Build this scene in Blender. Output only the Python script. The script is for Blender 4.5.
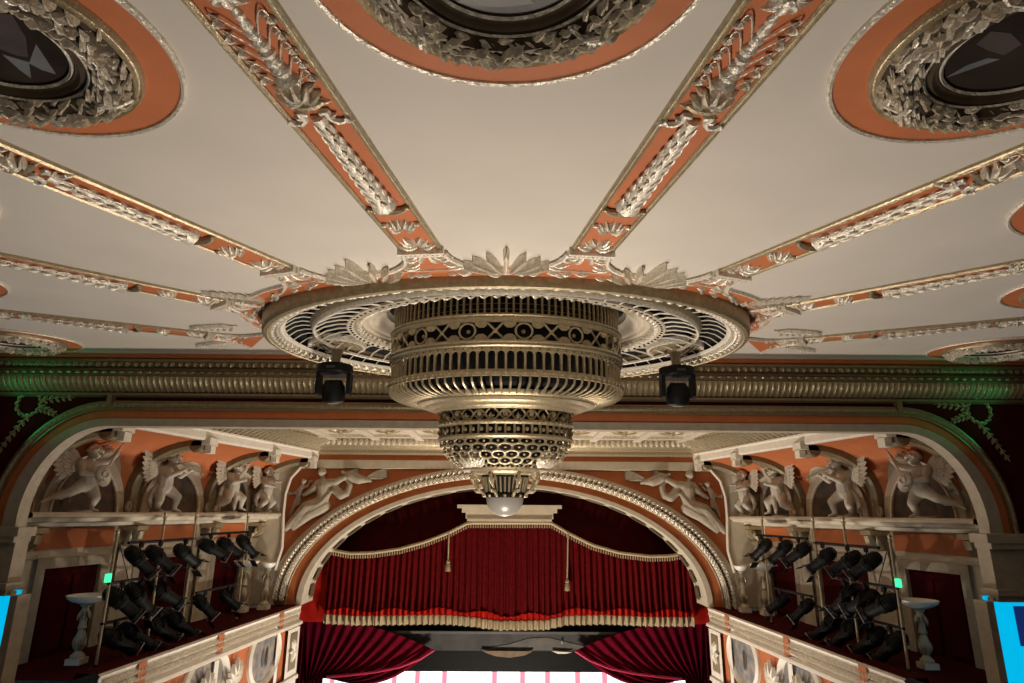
import bpy, bmesh, math, random
from mathutils import Vector, Matrix, Quaternion
random.seed(7)
PI = math.pi; R_ = math.radians
for o in list(bpy.data.objects): bpy.data.objects.remove(o)
S = bpy.context.scene; COL = S.collection
# ------------------------------------------------------------------ camera
FPX = 626.0; PITCH = R_(15.3); YAW = R_(.37); ROLL = R_(.4); CAM = Vector((.02, 0, 0))
CF = Vector((math.sin(YAW)*math.cos(PITCH), math.cos(YAW)*math.cos(PITCH), math.sin(PITCH)))
_r0 = Vector((math.cos(YAW), -math.sin(YAW), 0)); _u0 = _r0.cross(CF)
CR = _r0*math.cos(ROLL)+_u0*math.sin(ROLL); CU = _u0*math.cos(ROLL)-_r0*math.sin(ROLL)
cd = bpy.data.cameras.new('camera'); cam = bpy.data.objects.new('camera', cd); COL.objects.link(cam)
cd.sensor_width = 36; cd.lens = FPX/1024*36; cd.clip_start = .05; cd.clip_end = 200
m_ = Matrix((CR, CU, -CF)).transposed().to_4x4(); m_.translation = CAM; cam.matrix_world = m_
S.camera = cam
def ray(x, y): return CF+CR*((x-512)/FPX)+CU*((341.5-y)/FPX)
def onp(x, y, q, n):
    d = ray(x, y); q = Vector(q); n = Vector(n); return CAM+d*((q-CAM).dot(n)/d.dot(n))
def onY(x, y, Y): return onp(x, y, (0, Y, 0), (0, 1, 0))
def onZ(x, y, Z): return onp(x, y, (0, 0, Z), (0, 0, 1))
CN = Vector((0, -.065, 1)).normalized()                 # the ceiling rises gently towards the stage
def onC(x, y): return onp(x, y, (0, 0, 1.67), CN)
def zc(y): return 1.67+.065*y
# ------------------------------------------------------------------ world, lights, exposure
w = bpy.data.worlds.new('world'); S.world = w; w.use_nodes = True
bg = w.node_tree.nodes['Background']; bg.inputs[0].default_value = (1, .86, .72, 1); bg.inputs[1].default_value = .022
vs = S.view_settings; vs.view_transform = 'Standard'; vs.look = 'None'; vs.gamma = 1; vs.use_curve_mapping = False; vs.exposure = .32
def lamp(name, typ, loc, energy, color, target=None, **k):
    d = bpy.data.lights.new(name, typ); d.energy = energy; d.color = color
    for a, v in k.items(): setattr(d, a, v)
    o = bpy.data.objects.new(name, d); COL.objects.link(o); o.location = loc
    if target is not None: o.rotation_euler = (Vector(target)-Vector(loc)).to_track_quat('-Z', 'Y').to_euler()
    return o
WARM = (1, .87, .72)
lamp('house_bounce_fill', 'AREA', (0, 5.0, -2.9), 118, WARM, (0, 5.2, 2), shape='DISK', size=.6, spread=R_(150))  # added area light out of view; stands in for house-light bounce on the ceiling
lamp('balcony_floodlight', 'SPOT', (0, -1.0, -2.0), 14, WARM, (0, 6, 1.6), spot_size=R_(100), spot_blend=.8, shadow_soft_size=.15)
lamp('vestibule_fill', 'AREA', (0, 14.2, -8.4), 540, WARM, (0, 14.6, 2), shape='DISK', size=1.2, spread=R_(130))  # unseen area light, added to brighten the portal interior and side walls
lamp('curtain_fill_spot', 'SPOT', (0, 3.0, -2.5), 30, (1, .9, .78), (0, 17, -2.6), spot_size=R_(42), spot_blend=.6, shadow_soft_size=.15)  # spot added out of view to light the stage curtains
for s in (-1, 1):
    lamp('parapet_fill_spot', 'SPOT', (s*4.2, 11.0, -7.2), 900, (1, .92, .82), (-s*5.3, 14.2, -2.9), spot_size=R_(50), spot_blend=.7, shadow_soft_size=.1)  # added unseen spots that brighten the box parapets
    lamp('green_laser_lamp', 'SPOT', (s*7.5, 8.45, 1.05), 13, (.02, 1, .35), (s*6.75, 9.2, 1.72), spot_size=R_(88), spot_blend=1, shadow_soft_size=.03)
# ------------------------------------------------------------------ materials
MAT = {}
def mat(name, col, rough=.6, metal=0, var=.12, scale=6, bump=0, bscale=40, emit=None, estr=0, col2=None, spec=.4):
    m = bpy.data.materials.new(name); m.use_nodes = True; nt = m.node_tree; N = nt.nodes; L = nt.links
    b = N['Principled BSDF']; b.inputs['Roughness'].default_value = rough; b.inputs['Metallic'].default_value = metal
    b.inputs['Specular IOR Level'].default_value = spec
    tc = N.new('ShaderNodeTexCoord'); nz = N.new('ShaderNodeTexNoise'); nz.inputs['Scale'].default_value = scale; nz.inputs['Detail'].default_value = 5
    L.new(tc.outputs['Object'], nz.inputs['Vector'])
    rp = N.new('ShaderNodeValToRGB'); rp.color_ramp.elements[0].position = .3; rp.color_ramp.elements[1].position = .7
    c2 = col2 or tuple(min(1, c*(1+var)) for c in col); c1 = col if col2 else tuple(c*(1-var) for c in col)
    rp.color_ramp.elements[0].color = (*c1, 1); rp.color_ramp.elements[1].color = (*c2, 1)
    L.new(nz.outputs['Fac'], rp.inputs['Fac']); L.new(rp.outputs['Color'], b.inputs['Base Color'])
    if bump:
        n2 = N.new('ShaderNodeTexNoise'); n2.inputs['Scale'].default_value = bscale; n2.inputs['Detail'].default_value = 3
        L.new(tc.outputs['Object'], n2.inputs['Vector'])
        bp = N.new('ShaderNodeBump'); bp.inputs['Strength'].default_value = bump; bp.inputs['Distance'].default_value = .02
        L.new(n2.outputs['Fac'], bp.inputs['Height']); L.new(bp.outputs['Normal'], b.inputs['Normal'])
    if emit:
        b.inputs['Emission Color'].default_value = (*emit, 1); b.inputs['Emission Strength'].default_value = estr
    MAT[name] = m; return m
mat('plaster', (.58, .53, .47), .75, var=.04, scale=1.5, bump=.05, bscale=25)
mat('orange', (.46, .135, .042), .65, var=.08, scale=4, bump=.06, bscale=60)
mat('gold', (.50, .415, .27), .34, .6, var=.18, scale=25, bump=.25, bscale=90)
mat('silver_gilt', (.80, .735, .62), .34, .3, var=.22, scale=30, bump=.45, bscale=70)
mat('old_gold', (.36, .29, .175), .42, .5, var=.2, scale=20, bump=.3, bscale=70)
mat('bronze', (.27, .20, .115), .45, .6, var=.15, scale=8, bump=.1, bscale=60)
mat('cream', (.56, .49, .38), .6, var=.08, scale=5, bump=.05)
mat('stone', (.40, .345, .265), .7, var=.12, scale=8, bump=.1, bscale=50)
mat('white', (.78, .72, .62), .5, var=.06, scale=8)
mat('dark_red', (.05, .0025, .003), .85, var=.2, scale=3, spec=.08)
mat('velvet', (.10, .004, .005), .9, var=.25, scale=12, spec=.05)
mat('bright_red', (.42, .014, .008), .8, var=.15, scale=4, spec=.08)
mat('crimson', (.10, .002, .011), .9, var=.2, scale=6, spec=.05)
mat('black', (.0035, .0035, .004), .6, spec=.25, var=.3, scale=10)
mat('void', (.006, .005, .005), .9, var=.2)  # near-black; mostly paints the shade of hollows behind bars and grilles
mat('steel', (.30, .29, .27), .35, .8, var=.1)
mat('grey_metal', (.045, .045, .045), .6, var=.3, scale=4)
mat('fringe', (.42, .34, .21), .7, var=.2, scale=60, bump=.4, bscale=200)
mat('bowl_white', (.80, .77, .70), .35, var=.05)
mat('glass', (.30, .28, .255), .3, var=.05, spec=.7)
mat('painting_dark', (.008, .006, .0045), .9, scale=3, col2=(.035, .022, .015), spec=.15)
mat('frame_dark', (.075, .052, .030), .5, .3, var=.2, scale=10)
mat('painting_sky', (.10, .095, .10), .85, scale=4, col2=(.24, .225, .22))
mat('painting_blue', (.10, .12, .14), .5, scale=5, col2=(.36, .30, .24))
mat('painting_scene', (.03, .045, .055), .5, scale=6, col2=(.15, .085, .05))
mat('collar', (.12, .115, .11), .5, var=.2)
mat('skin_paint', (.06, .034, .02), .5, var=.3, scale=8)
mat('glow_cyan', (.01, .2, .3), .5, emit=(.0, .42, .72), estr=.9)  # emission stands in for the blue light inside the pier openings
mat('glow_blue', (.01, .02, .12), .5, emit=(.01, .03, .16), estr=.5)  # dim blue glow painted for part of the right opening
mat('cyclorama', (.8, .8, .8), .7, var=.03, emit=(.95, .98, 1), estr=1.6)  # emission stands for stage light falling on the cloth
mat('pink_drape', (.75, .25, .3), .7, emit=(.9, .32, .4), estr=.7)  # emission paints the stage glow onto the drapes
mat('hem_lit_pink', (.42, .012, .06), .7, var=.15)  # brighter than the cloth: stage light painted into the hem colour
mat('dim_grey', (.10, .095, .085), .7, var=.2)
mat('brown', (.16, .11, .07), .7, var=.2)
mat('olive', (.25, .205, .125), .5, .35, var=.15, scale=12, bump=.1)
mat('statue', (.47, .42, .345), .65, var=.12, scale=10, bump=.1, bscale=50)
mat('lens', (.25, .25, .24), .15, var=.05, spec=.8)
mat('led_green', (.0, .3, .1), .4, emit=(.05, 1, .35), estr=1.2)
# ------------------------------------------------------------------ mesh helpers
class MB:
    def __init__(s): s.v = []; s.f = []
    def add(s, vs, fs):
        n = len(s.v); s.v += [tuple(v) for v in vs]; s.f += [tuple(i+n for i in f) for f in fs]; return s
    def box(s, c, d, M=None):
        c = Vector(c); h = [x/2 for x in d]
        vs = [Vector((sx*h[0], sy*h[1], sz*h[2])) for sx in (-1, 1) for sy in (-1, 1) for sz in (-1, 1)]
        vs = [(M @ v if M else v)+c for v in vs]
        return s.add(vs, [(0, 1, 3, 2), (4, 6, 7, 5), (0, 4, 5, 1), (2, 3, 7, 6), (0, 2, 6, 4), (1, 5, 7, 3)])
    def tube(s, pts, r, n=6, closed=False, caps=True):
        pts = [Vector(p) for p in pts]; k = len(pts)
        rs = r if isinstance(r, (list, tuple)) else [r]*k
        vs = []; fs = []; prev = None
        for i, p in enumerate(pts):
            if closed: t = (pts[(i+1) % k]-pts[i-1])
            else: t = pts[min(i+1, k-1)]-pts[max(i-1, 0)]
            t.normalize()
            if prev is None:
                a = Vector((0, 0, 1)) if abs(t.z) < .9 else Vector((1, 0, 0)); nn = t.cross(a).normalized()
            else:
                nn = (prev-t*prev.dot(t)).normalized()
            prev = nn; b = t.cross(nn)
            for j in range(n):
                a = 2*PI*j/n; vs.append(p+(nn*math.cos(a)+b*math.sin(a))*rs[i])
        for i in range(k if closed else k-1):
            for j in range(n):
                a = i*n+j; b = i*n+(j+1) % n; c = ((i+1) % k)*n
                fs.append((a, b, c+(j+1) % n, c+j))
        if caps and not closed:
            fs.append(tuple(range(n))[::-1]); fs.append(tuple((k-1)*n+j for j in range(n)))
        return s.add(vs, fs)
    def lathe(s, prof, n=48, M=None, a0=0, a1=2*PI):
        full = abs(a1-a0-2*PI) < 1e-6; k = n if full else n+1; vs = []; fs = []
        for i in range(k):
            a = a0+(a1-a0)*i/n; c, d = math.cos(a), math.sin(a)
            for (r, z) in prof: vs.append(Vector((r*c, r*d, z)))
        if M: vs = [M @ v for v in vs]
        P = len(prof)
        for i in range(n):
            j = (i+1) % k
            for q in range(P-1): fs.append((i*P+q, j*P+q, j*P+q+1, i*P+q+1))
        return s.add(vs, fs)
    def grid(s, rows, closed=False):
        P = len(rows[0]); vs = [v for r in rows for v in r]; fs = []
        for i in range(len(rows) if closed else len(rows)-1):
            j = (i+1) % len(rows)
            for q in range(P-1): fs.append((i*P+q, j*P+q, j*P+q+1, i*P+q+1))
        return s.add(vs, fs)
    def ell(s, c, r, nu=8, nv=5, M=None):
        c = Vector(c); rows = []
        for i in range(nu):
            a = 2*PI*i/nu; row = []
            for j in range(nv+1):
                b = -PI/2+PI*j/nv
                v = Vector((r[0]*math.cos(b)*math.cos(a), r[1]*math.cos(b)*math.sin(a), r[2]*math.sin(b)))
                row.append((M @ v if M else v)+c)
            rows.append(row)
        return s.grid(rows, True)
    def extr(s, prof, x0, x1, caps=True):
        """profile of (y, z) points pulled along x"""
        s.grid([[Vector((x0, y, z)) for y, z in prof], [Vector((x1, y, z)) for y, z in prof]])
        return s
    def prism(s, poly, d):
        """closed polygon (list of Vector) pulled along the vector d"""
        n = len(poly); d = Vector(d); vs = [Vector(p) for p in poly]+[Vector(p)+d for p in poly]
        fs = [tuple(range(n))[::-1], tuple(range(n, 2*n))]+[(i, (i+1) % n, n+(i+1) % n, n+i) for i in range(n)]
        return s.add(vs, fs)
    def band(s, A, B, d):
        """slab between two polylines A and B, pulled along d"""
        d = Vector(d); n = len(A); A = [Vector(a) for a in A]; B = [Vector(b) for b in B]
        s.grid([A, B]); s.grid([B, [b+d for b in B]]); s.grid([[a+d for a in A], A]); s.grid([[b+d for b in B], [a+d for a in A]])
        s.add([A[0], B[0], B[0]+d, A[0]+d], [(0, 1, 2, 3)]); s.add([A[-1], B[-1], B[-1]+d, A[-1]+d], [(3, 2, 1, 0)])
        return s
    def leaf(s, base, d, nrm, L, W, h, n=5, lobes=0, curl=0):
        """acanthus-like leaf: raised midrib, lobed edge, lying on a surface with normal nrm"""
        base = Vector(base); d = Vector(d).normalized(); nrm = Vector(nrm).normalized(); sd = d.cross(nrm).normalized(); rows = []
        for i in range(n+1):
            t = i/n; wd = W*max(.04, math.sin(PI*min(1, .12+.88*t)**.8))*(1-.25*(lobes and i % 2))
            up = h*math.sin(PI*(.1+.9*t))+curl*t*t
            c = base+d*(L*t)
            rows.append([c+sd*wd+nrm*(-.004), c+sd*wd*.55+nrm*up, c+nrm*up*.7, c-sd*wd*.55+nrm*up, c-sd*wd+nrm*(-.004)])
        return s.grid(rows)
    def petal(s, base, d, nrm, L, W, h, n=6, curl=0):
        base = Vector(base); d = Vector(d).normalized(); nrm = Vector(nrm).normalized(); sd = d.cross(nrm).normalized(); rows = []
        for i in range(n+1):
            t = i/n; wd = W*(.4+.6*t)*math.sqrt(max(.01, 1-max(0, (t-.7)/.3)**2)); up = h*(.35+.65*math.sin(PI*(.15+.8*t)))+curl*t*t; c = base+d*(L*t)
            rows.append([c+sd*wd-nrm*.004, c+sd*wd*.7+nrm*up, c+nrm*up*.55, c-sd*wd*.7+nrm*up, c-sd*wd-nrm*.004])
        return s.grid(rows)
    def obj(s, name, m, parent=None, smooth=True, norm=True):
        me = bpy.data.meshes.new(name); me.from_pydata(s.v, [], s.f); me.update()
        if norm:
            bm = bmesh.new(); bm.from_mesh(me); bmesh.ops.recalc_face_normals(bm, faces=bm.faces); bm.to_mesh(me); bm.free()
        if smooth:
            me.polygons.foreach_set('use_smooth', [True]*len(me.polygons)); me.set_sharp_from_angle(angle=R_(38))
        me.materials.append(MAT[m]); o = bpy.data.objects.new(name, me); COL.objects.link(o)
        if parent: o.parent = parent
        return o
def tag(o, label, cat, group=None, kind=None):
    if label: o['label'] = label
    if cat: o['category'] = cat
    if group: o['group'] = group
    if kind: o['kind'] = kind
    return o
def empty(name, loc, label, cat, group=None, kind=None, M=None):
    o = bpy.data.objects.new(name, None); COL.objects.link(o); o.empty_display_size = .1
    if M is not None: o.matrix_world = M
    else: o.location = loc
    return tag(o, label, cat, group, kind)
def link_copy(src, parent, M=None):
    c = src.copy(); COL.objects.link(c); c.parent = parent
    if M is not None: c.matrix_local = M
    return c
def copy_tree(src, parent=None, M=None):
    c = src.copy(); COL.objects.link(c); c.parent = parent
    if M is not None: c.matrix_local = M
    for ch in src.children: copy_tree(ch, c)
    return c
def frame(x, y, z, o): return Matrix((Vector(x), Vector(y), Vector(z))).transposed().to_4x4() if o is None else Matrix.Translation(Vector(o)) @ Matrix((Vector(x), Vector(y), Vector(z))).transposed().to_4x4()
TRIM = [0]
def trim_name(): TRIM[0] += 1; return 'trim_%d' % TRIM[0]
SIDE = {-1: 'left', 1: 'right'}
def W(o):
    if o is None: return Matrix.Identity(4)
    return W(o.parent) @ o.matrix_parent_inverse @ o.matrix_basis if o.parent else o.matrix_basis.copy()
def adopt(o, parent):
    """world-space object becomes a child and stays where it is"""
    o.parent = parent; o.matrix_parent_inverse = W(parent).inverted(); return o
def part(mb, name, m, parent, smooth=True, kind=None, label=None):
    o = mb.obj(name, m, None, smooth); adopt(o, parent)
    if kind: o['kind'] = kind
    if label: o['label'] = label
    return o
def piece(me, name, parent, M):
    """one of many alike pieces that share a mesh, placed by a world matrix"""
    o = bpy.data.objects.new(name, me); COL.objects.link(o); o.matrix_basis = M; adopt(o, parent); return o
def mesh_of(mb, name, m, smooth=True):
    o = mb.obj(name, m, None, smooth); me = o.data; bpy.data.objects.remove(o); return me
# ================================================================== THE SHELL OF THE HALL
XH = 9.6
def hole(th): return Vector((2.54*math.cos(th), 6.95+1.79*math.sin(th), 0))
A_, B_ = [], []
for i in range(129):
    th = 2*PI*i/128; h = hole(th); d = Vector((math.cos(th), math.sin(th)))
    k = min((XH/abs(d.x)) if abs(d.x) > 1e-6 else 1e9, ((9.6-6.95)/d.y if d.y > 0 else (6.95+4)/-d.y) if abs(d.y) > 1e-6 else 1e9)
    if i % 32 == 16: pass
    e = Vector((d.x*k, 6.95+d.y*k, 0)); h.z = zc(h.y); e.z = zc(e.y); A_.append(h); B_.append(e)
o = MB()
for i in range(128):          # add the room's corners so that the outer edge stays square
    a, b = B_[i], B_[i+1]; quad = [A_[i], a, b, A_[i+1]]
    if abs(abs(a.x)-XH) < 1e-3 and abs(abs(b.x)-XH) > 1e-3 or abs(abs(b.x)-XH) < 1e-3 and abs(abs(a.x)-XH) > 1e-3:
        cx = math.copysign(XH, a.x); cy_ = 9.6 if a.y > 6 else -4; quad = [A_[i], a, Vector((cx, cy_, zc(cy_))), b, A_[i+1]]
    o.add(quad, [tuple(range(len(quad)))])
    up = [v+Vector((0, 0, .25)) for v in quad]; o.add(up, [tuple(range(len(up)))])
tag(o.obj('ceiling', 'plaster', None, False), 'wide pale cream plaster ceiling of the auditorium', 'ceiling', kind='structure')
fl = MB().box((0, 2.5, -9.1), (XH*2, 13.4, .2)); tag(fl.obj('floor', 'dark_red', None, False), 'dark red stalls floor far below the balcony', 'floor', kind='structure')
for s in (-1, 1):
    q = MB().box((s*(XH+.1), 2.7, -3.3), (.2, 13.4, 11.6))
    tag(q.obj('wall_'+SIDE[s], 'dark_red', None, False), 'dark red side wall of the auditorium on the %s' % SIDE[s], 'wall', kind='structure')
# ================================================================== CEILING RIBS
DN = -CN
RIBW = .30
def rd(py): return (onC(231+.767*py, py)-onC(231+.767*250, 250)).length
def sprig(mb, x0, y0, sd, L=.13):
    pts = []
    for i in range(9):
        t = i/8; pts.append((x0+sd*(.10*math.sin(t*1.75)), y0+.17*math.sin(t*2.3)-.02*t, .02+.012*math.sin(PI*t)))
    mb.tube(pts, [.0035]*8+[.0025], 4)
    e = Vector(pts[-1])
    for k in (-1, 0, 1):
        mb.leaf(e, Vector((-sd*.15+.55*k, -.9, 0)), (0, 0, 1), .042, .011, .018, 3)
    mb.leaf(e+Vector((0, .012, 0)), Vector((-sd, .2, 0)), (0, 0, 1), .034, .010, .016, 3)
    return mb
def build_rib(L):
    """prototype in local space: x across, y outwards, z into the room"""
    P = []
    mb = MB().box((0, L/2, .006), (RIBW, L, .012)); P.append((mb, 'panel', 'orange', False))
    for s in (-1, 1):
        mb = MB(); x = s*(RIBW/2)
        pr = [(-.018, 0), (-.018, .018), (-.010, .026), (-.002, .018), (.002, .018), (.010, .030), (.02, .022), (.02, 0)]
        mb.grid([[Vector((x+a, y, b)) for a, b in pr] for y in (0, L)])
        P.append((mb, 'edge_moulding', 'gold', True))
    # foot: crossed leaves between dentilled bars
    y0 = 0
    mb = MB().box((0, y0+.01, .03), (RIBW+.06, .035, .06)).box((0, y0-.05, .028), (RIBW+.04, .03, .055))
    for i in range(9): mb.box(((i-4)*.036, y0-.02, .03), (.02, .034, .05))
    P.append((mb, 'bracket_bar', 'silver_gilt', False))
    mb = MB()
    for s in (-1, 1):
        for k in range(3):
            mb.leaf((s*.01, y0+.07+.04*k, .012), (s*(1.1-.2*k), .35+.5*k, 0), (0, 0, 1), .15-.01*k, .036, .04, 4, 1)
            mb.leaf((s*.11, y0+.05+.03*k, .012), (-s*.8, .8, 0), (0, 0, 1), .07, .02, .026, 4, 1)
    P.append((mb, 'acanthus_leaf_cluster', 'silver_gilt', True))
    ya = rd(228); mb = MB()
    for k in range(7):
        a = (k-3)*.36; mb.leaf((.0, ya, .012), (math.sin(a), math.cos(a)*.9, 0), (0, 0, 1), .16-.012*abs(k-3), .036, .055, 5, 1)
    for s in (-1, 1): mb.ell((s*.115, ya+.08, .025), (.022, .022, .02), 8, 4)
    P.append((mb, 'acanthus_cup', 'silver_gilt', True))
    yd = rd(209); mb = MB(); pts = [(.125*math.sin(t), yd+.035-.05*math.cos(t), .03) for t in [(-1.35+2.7*i/10) for i in range(11)]]
    mb.tube(pts, [.014+.016*math.sin(PI*i/10) for i in range(11)], 7)
    for s in (-1, 1): mb.ell((s*.128, yd+.03, .03), (.02, .02, .018), 8, 4)
    P.append((mb, 'dish', 'old_gold', True))
    y1, y2 = rd(203), rd(118); mb = MB(); prof = []
    pts = []; rs = []
    for i in range(13):
        t = i/12; pts.append((0, y1+(y2-y1)*t, .012)); rs.append(.074-.042*t+.006*(i % 3 == 0)+(.010 if i == 0 else 0))
    mb.tube(pts, rs, 10); col = len(P)
    for q in range(9):
        t = .06+.1*q; r = .074-.042*t; yy = y1+(y2-y1)*t
        for a in (-1.15, -.4, .4, 1.15): mb.leaf((r*math.sin(a), yy, .012+r*math.cos(a)), (math.sin(a)*.12, 1, .12*math.cos(a)), (math.sin(a), 0, math.cos(a)), .08, .018-.008*t, .009, 3)
    P.append((mb, 'column', 'silver_gilt', True))
    mb = MB()
    for i in range(34):
        t = random.random(); a = random.choice((-1, 1))*(.3+random.random()*1.1); r = .076-.042*t
        mb.ell((r*math.sin(a), y1+(y2-y1)*t, .012+r*math.cos(a)), (.007, .007, .007), 5, 3)
    P.append((mb, 'stud', 'old_gold', True, 'stuff'))
    yb = rd(116)
    for s in (-1, 1):
        mb = MB(); pts = [(s*(.03+.05*t*2+.018*math.sin(t*9)), yb+.02-.07*t+.03*math.sin(t*7), .025) for t in [i/9 for i in range(10)]]
        mb.tube(pts, [.016, .018, .017, .02, .018, .015, .018, .015, .012, .008], 6)
        for k in (-1, 0, 1): mb.leaf(pts[-1], (s*.3+.6*k, -1, 0), (0, 0, 1), .05, .014, .016, 3)
        mb.leaf(pts[4], (s, .3, 0), (0, 0, 1), .05, .018, .02, 3)
        P.append((mb, 'ribbon_scroll', 'silver_gilt', True))
    yt = rd(104); mb = MB()
    mb.tube([(.09*math.sin(t), yt+.02-.03*math.cos(t), .03) for t in [(-1.4+2.8*i/8) for i in range(9)]], [.008, .014, .02, .024, .025, .024, .02, .014, .008], 6)
    P.append((mb, 'dish', 'old_gold', True))
    mb = MB()
    for k in range(5):
        a = (k-2)*.5; mb.leaf((0, yt+.01, .014), (math.sin(a), math.cos(a), 0), (0, 0, 1), .15-.012*abs(k-2), .030, .05, 5, 1, .02)
    for s in (-1, 1):
        mb.leaf((s*.05, yt+.0, .014), (s, -.1, 0), (0, 0, 1), .07, .02, .02, 4, 1); mb.leaf((s*.05, yt+.1, .014), (s*.9, .5, 0), (0, 0, 1), .06, .016, .03, 4, 1)
    P.append((mb, 'tulip', 'silver_gilt', True))
    y3, y4 = rd(80), rd(12); mb = MB(); n = 26; pts = []; rs = []
    for i in range(n+1):
        t = i/n; pts.append((0, y3+(y4-y3)*t, .014)); rs.append((.038-.022*t)*(1.1+.26*math.sin(i*1.9))+(.02 if i == 0 else 0))
    mb.tube(pts, rs, 9)
    for k in range(5): mb.leaf((0, y3-.01, .012), (math.sin((k-2)*.7), -math.cos((k-2)*.7)*.5, 0), (0, 0, 1), .07, .018, .025, 3)
    P.append((mb, 'spindle', 'silver_gilt', True))
    for i in range(5):
        for s in (-1, 1): P.append((sprig(MB(), s*.012, y3-.10+(y4-y3)*i/4.7, s), 'sprig', 'silver_gilt', True))
    yf = y4+.03; mb = MB()
    for k in range(8):
        a = k*PI/4; mb.leaf((0, yf+.05, .012), (math.sin(a), math.cos(a), 0), (0, 0, 1), .1, .03, .03, 4, 1)
    mb.ell((0, yf+.05, .03), (.03, .03, .025), 8, 4); P.append((mb, 'flower', 'silver_gilt', True))
    # the next length of the candelabrum, towards the rear of the hall
    yn = yf+.16; mb = MB(); pts = []; rs = []
    for i in range(15):
        t = i/14; pts.append((0, yn+(L-.25-yn)*t, .012)); rs.append(.02+.032*math.sin(PI*t)+.006*(i % 3 == 0))
    mb.tube(pts, rs, 9); P.append((mb, 'stem', 'silver_gilt', True))
    for i in range(4):
        for s in (-1, 1): P.append((sprig(MB(), s*.012, yn+.05+(L-.5-yn)*i/4.2, s), 'sprig', 'gold', True))
    return P
RIB_L = 3.35
rib_parts = [(mesh_of(p[0], p[1], p[2], p[3]), p[1], p[4] if len(p) > 4 else None) for p in build_rib(RIB_L)]
rib_axes = [((231, 0), (421, 248), 'innermost ceiling rib'), ((0, 153), (279, 268), 'second ceiling rib'), ((0, 257.5), (221, 302), 'third ceiling rib'), ((0, 312), (117, 324.6), 'outermost ceiling rib')]
rib_end = []
for s in (-1, 1):
    for k, (p, q, nm) in enumerate(rib_axes):
        a = onC(*p); b = onC(*q)
        if k == 3: b = b+(b-a).normalized()*1.0
        d = (a-b).normalized()
        if s > 0: b.x = -b.x; d.x = -d.x
        rib_end.append((b.copy(), d.copy()))
        n = DN; x = d.cross(n).normalized(); M = frame(x, d, n, b)
        r = empty(trim_name(), (0, 0, 0), '%s from the oval rosette, orange with gilded candelabrum relief, %s half' % (nm, SIDE[s]), 'ceiling rib', kind='structure', M=M)
        for me, name, kd in rib_parts:
            c = piece(me, name, r, M)
            if kd: c['kind'] = kd
# ================================================================== MEDALLIONS
def medallion(c, R, label, paint, extra=None):
    c = Vector(c); z = DN; x = Vector((1, 0, 0)); y = z.cross(x); M = frame(x, y, z, c)
    root = empty('ceiling_medallion', c, label, 'medallion', 'round medallions in the ceiling panels')
    k = R/.73
    def L(prof, name, m, n=72): return part(MB().lathe([(r*k, h) for r, h in prof], n, M), name, m, root)
    L([(.755, -.004), (.755, .014), (.745, .026), (.732, .02), (.728, .008)], 'outer_moulding', 'silver_gilt')
    L([(.73, -.004), (.73, .010), (.59, .012), (.59, -.004)], 'painted_border', 'orange')
    L([(.592, 0), (.592, .03), (.582, .045), (.572, .032), (.566, .034), (.556, .052), (.545, .04), (.54, .02)], 'inner_moulding', 'gold')
    L([(.548, .01), (.53, .05), (.48, .085), (.43, .075), (.40, .03)], 'wreath_core', 'frame_dark')
    mb = MB()
    for row, (r, h) in enumerate(((.53, .055), (.505, .075), (.475, .088), (.445, .08), (.415, .055))):
        for i in range(72):
            a = 2*PI*(i+.5*(row % 2)+.25*random.random())/72; rr = r*k
            b = M @ Vector((rr*math.cos(a), rr*math.sin(a), h*k-.012))
            q_ = .75*random.uniform(-1, 1); t = (M.to_3x3() @ Vector((-math.sin(a)+q_*math.cos(a), math.cos(a)+q_*math.sin(a), .1)))
            mb.leaf(b, t, z, .072*k, .0105*k, random.uniform(.016, .05)*k, 4)
    part(mb, 'wreath', 'silver_gilt', root, kind='stuff', label='gilded laurel wreath')
    for a in (PI/4, 3*PI/4, 5*PI/4, 7*PI/4):
        ca, sa = math.cos(a), math.sin(a); tt = Vector((-sa, ca, 0)); mb = MB()
        mb.tube([M @ (Vector((r*k*ca, r*k*sa, h))+tt*e) for e, r, h in ((.05, .55, .05), (.03, .5, .10), (-.01, .46, .105), (-.05, .40, .05), (-.01, .44, .105), (.03, .47, .10), (-.05, .55, .05))], .010, 5)
        part(mb, 'ribbon_tie', 'silver_gilt', root)
    L([(.41, .0), (.40, .04), (.385, .046), (.375, .03), (.365, .03), (.35, .05), (.335, .036), (.325, .016), (.318, .022), (.308, .012), (.305, .0)], 'picture_frame', 'frame_dark')
    L([(.385, .044), (.38, .052), (.374, .044)], 'gilt_fillet', 'silver_gilt'); L([(.322, .018), (.315, .028), (.306, .018)], 'gilt_fillet', 'silver_gilt')
    pt = L([(0, .008), (.1, .008), (.2, .008), (.308, .008)], 'painted_panel', paint)
    if extra:
        for poly, m in extra:
            q = part(MB().prism([onp(px, py, c+z*.0085, z) for px, py in poly], z*.001), 'painted_patch', m, pt, False)
    return root
col_l = [([(.20, .02), (.13, .14), (.05, .04), (-.02, -.02), (.10, -.02)], 'collar'), ([(-.05, .05), (.05, .08), (.06, .16), (-.02, .20), (-.12, .14)], 'skin_paint')]
medallion((0, 1.63, zc(1.63)), .705, 'medallion overhead at the top centre with pale cloudy sky painting', 'painting_sky', [([(455, 2), (475, -8), (500, -4), (520, -9), (535, 3), (505, 7), (480, 6)], 'collar')])
medallion((-2.09, 2.09, zc(2.09)), .715, 'medallion in the upper left ceiling corner with dark portrait and pale collar', 'painting_dark', [([(2, 54), (29, 62), (31, 78), (20, 70)], 'collar'), ([(29, 63), (36, 44), (56, 74), (42, 70)], 'collar'), ([(-10, 10), (12, 15), (26, 38), (28, 57), (16, 55), (-10, 45)], 'skin_paint')])
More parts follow.
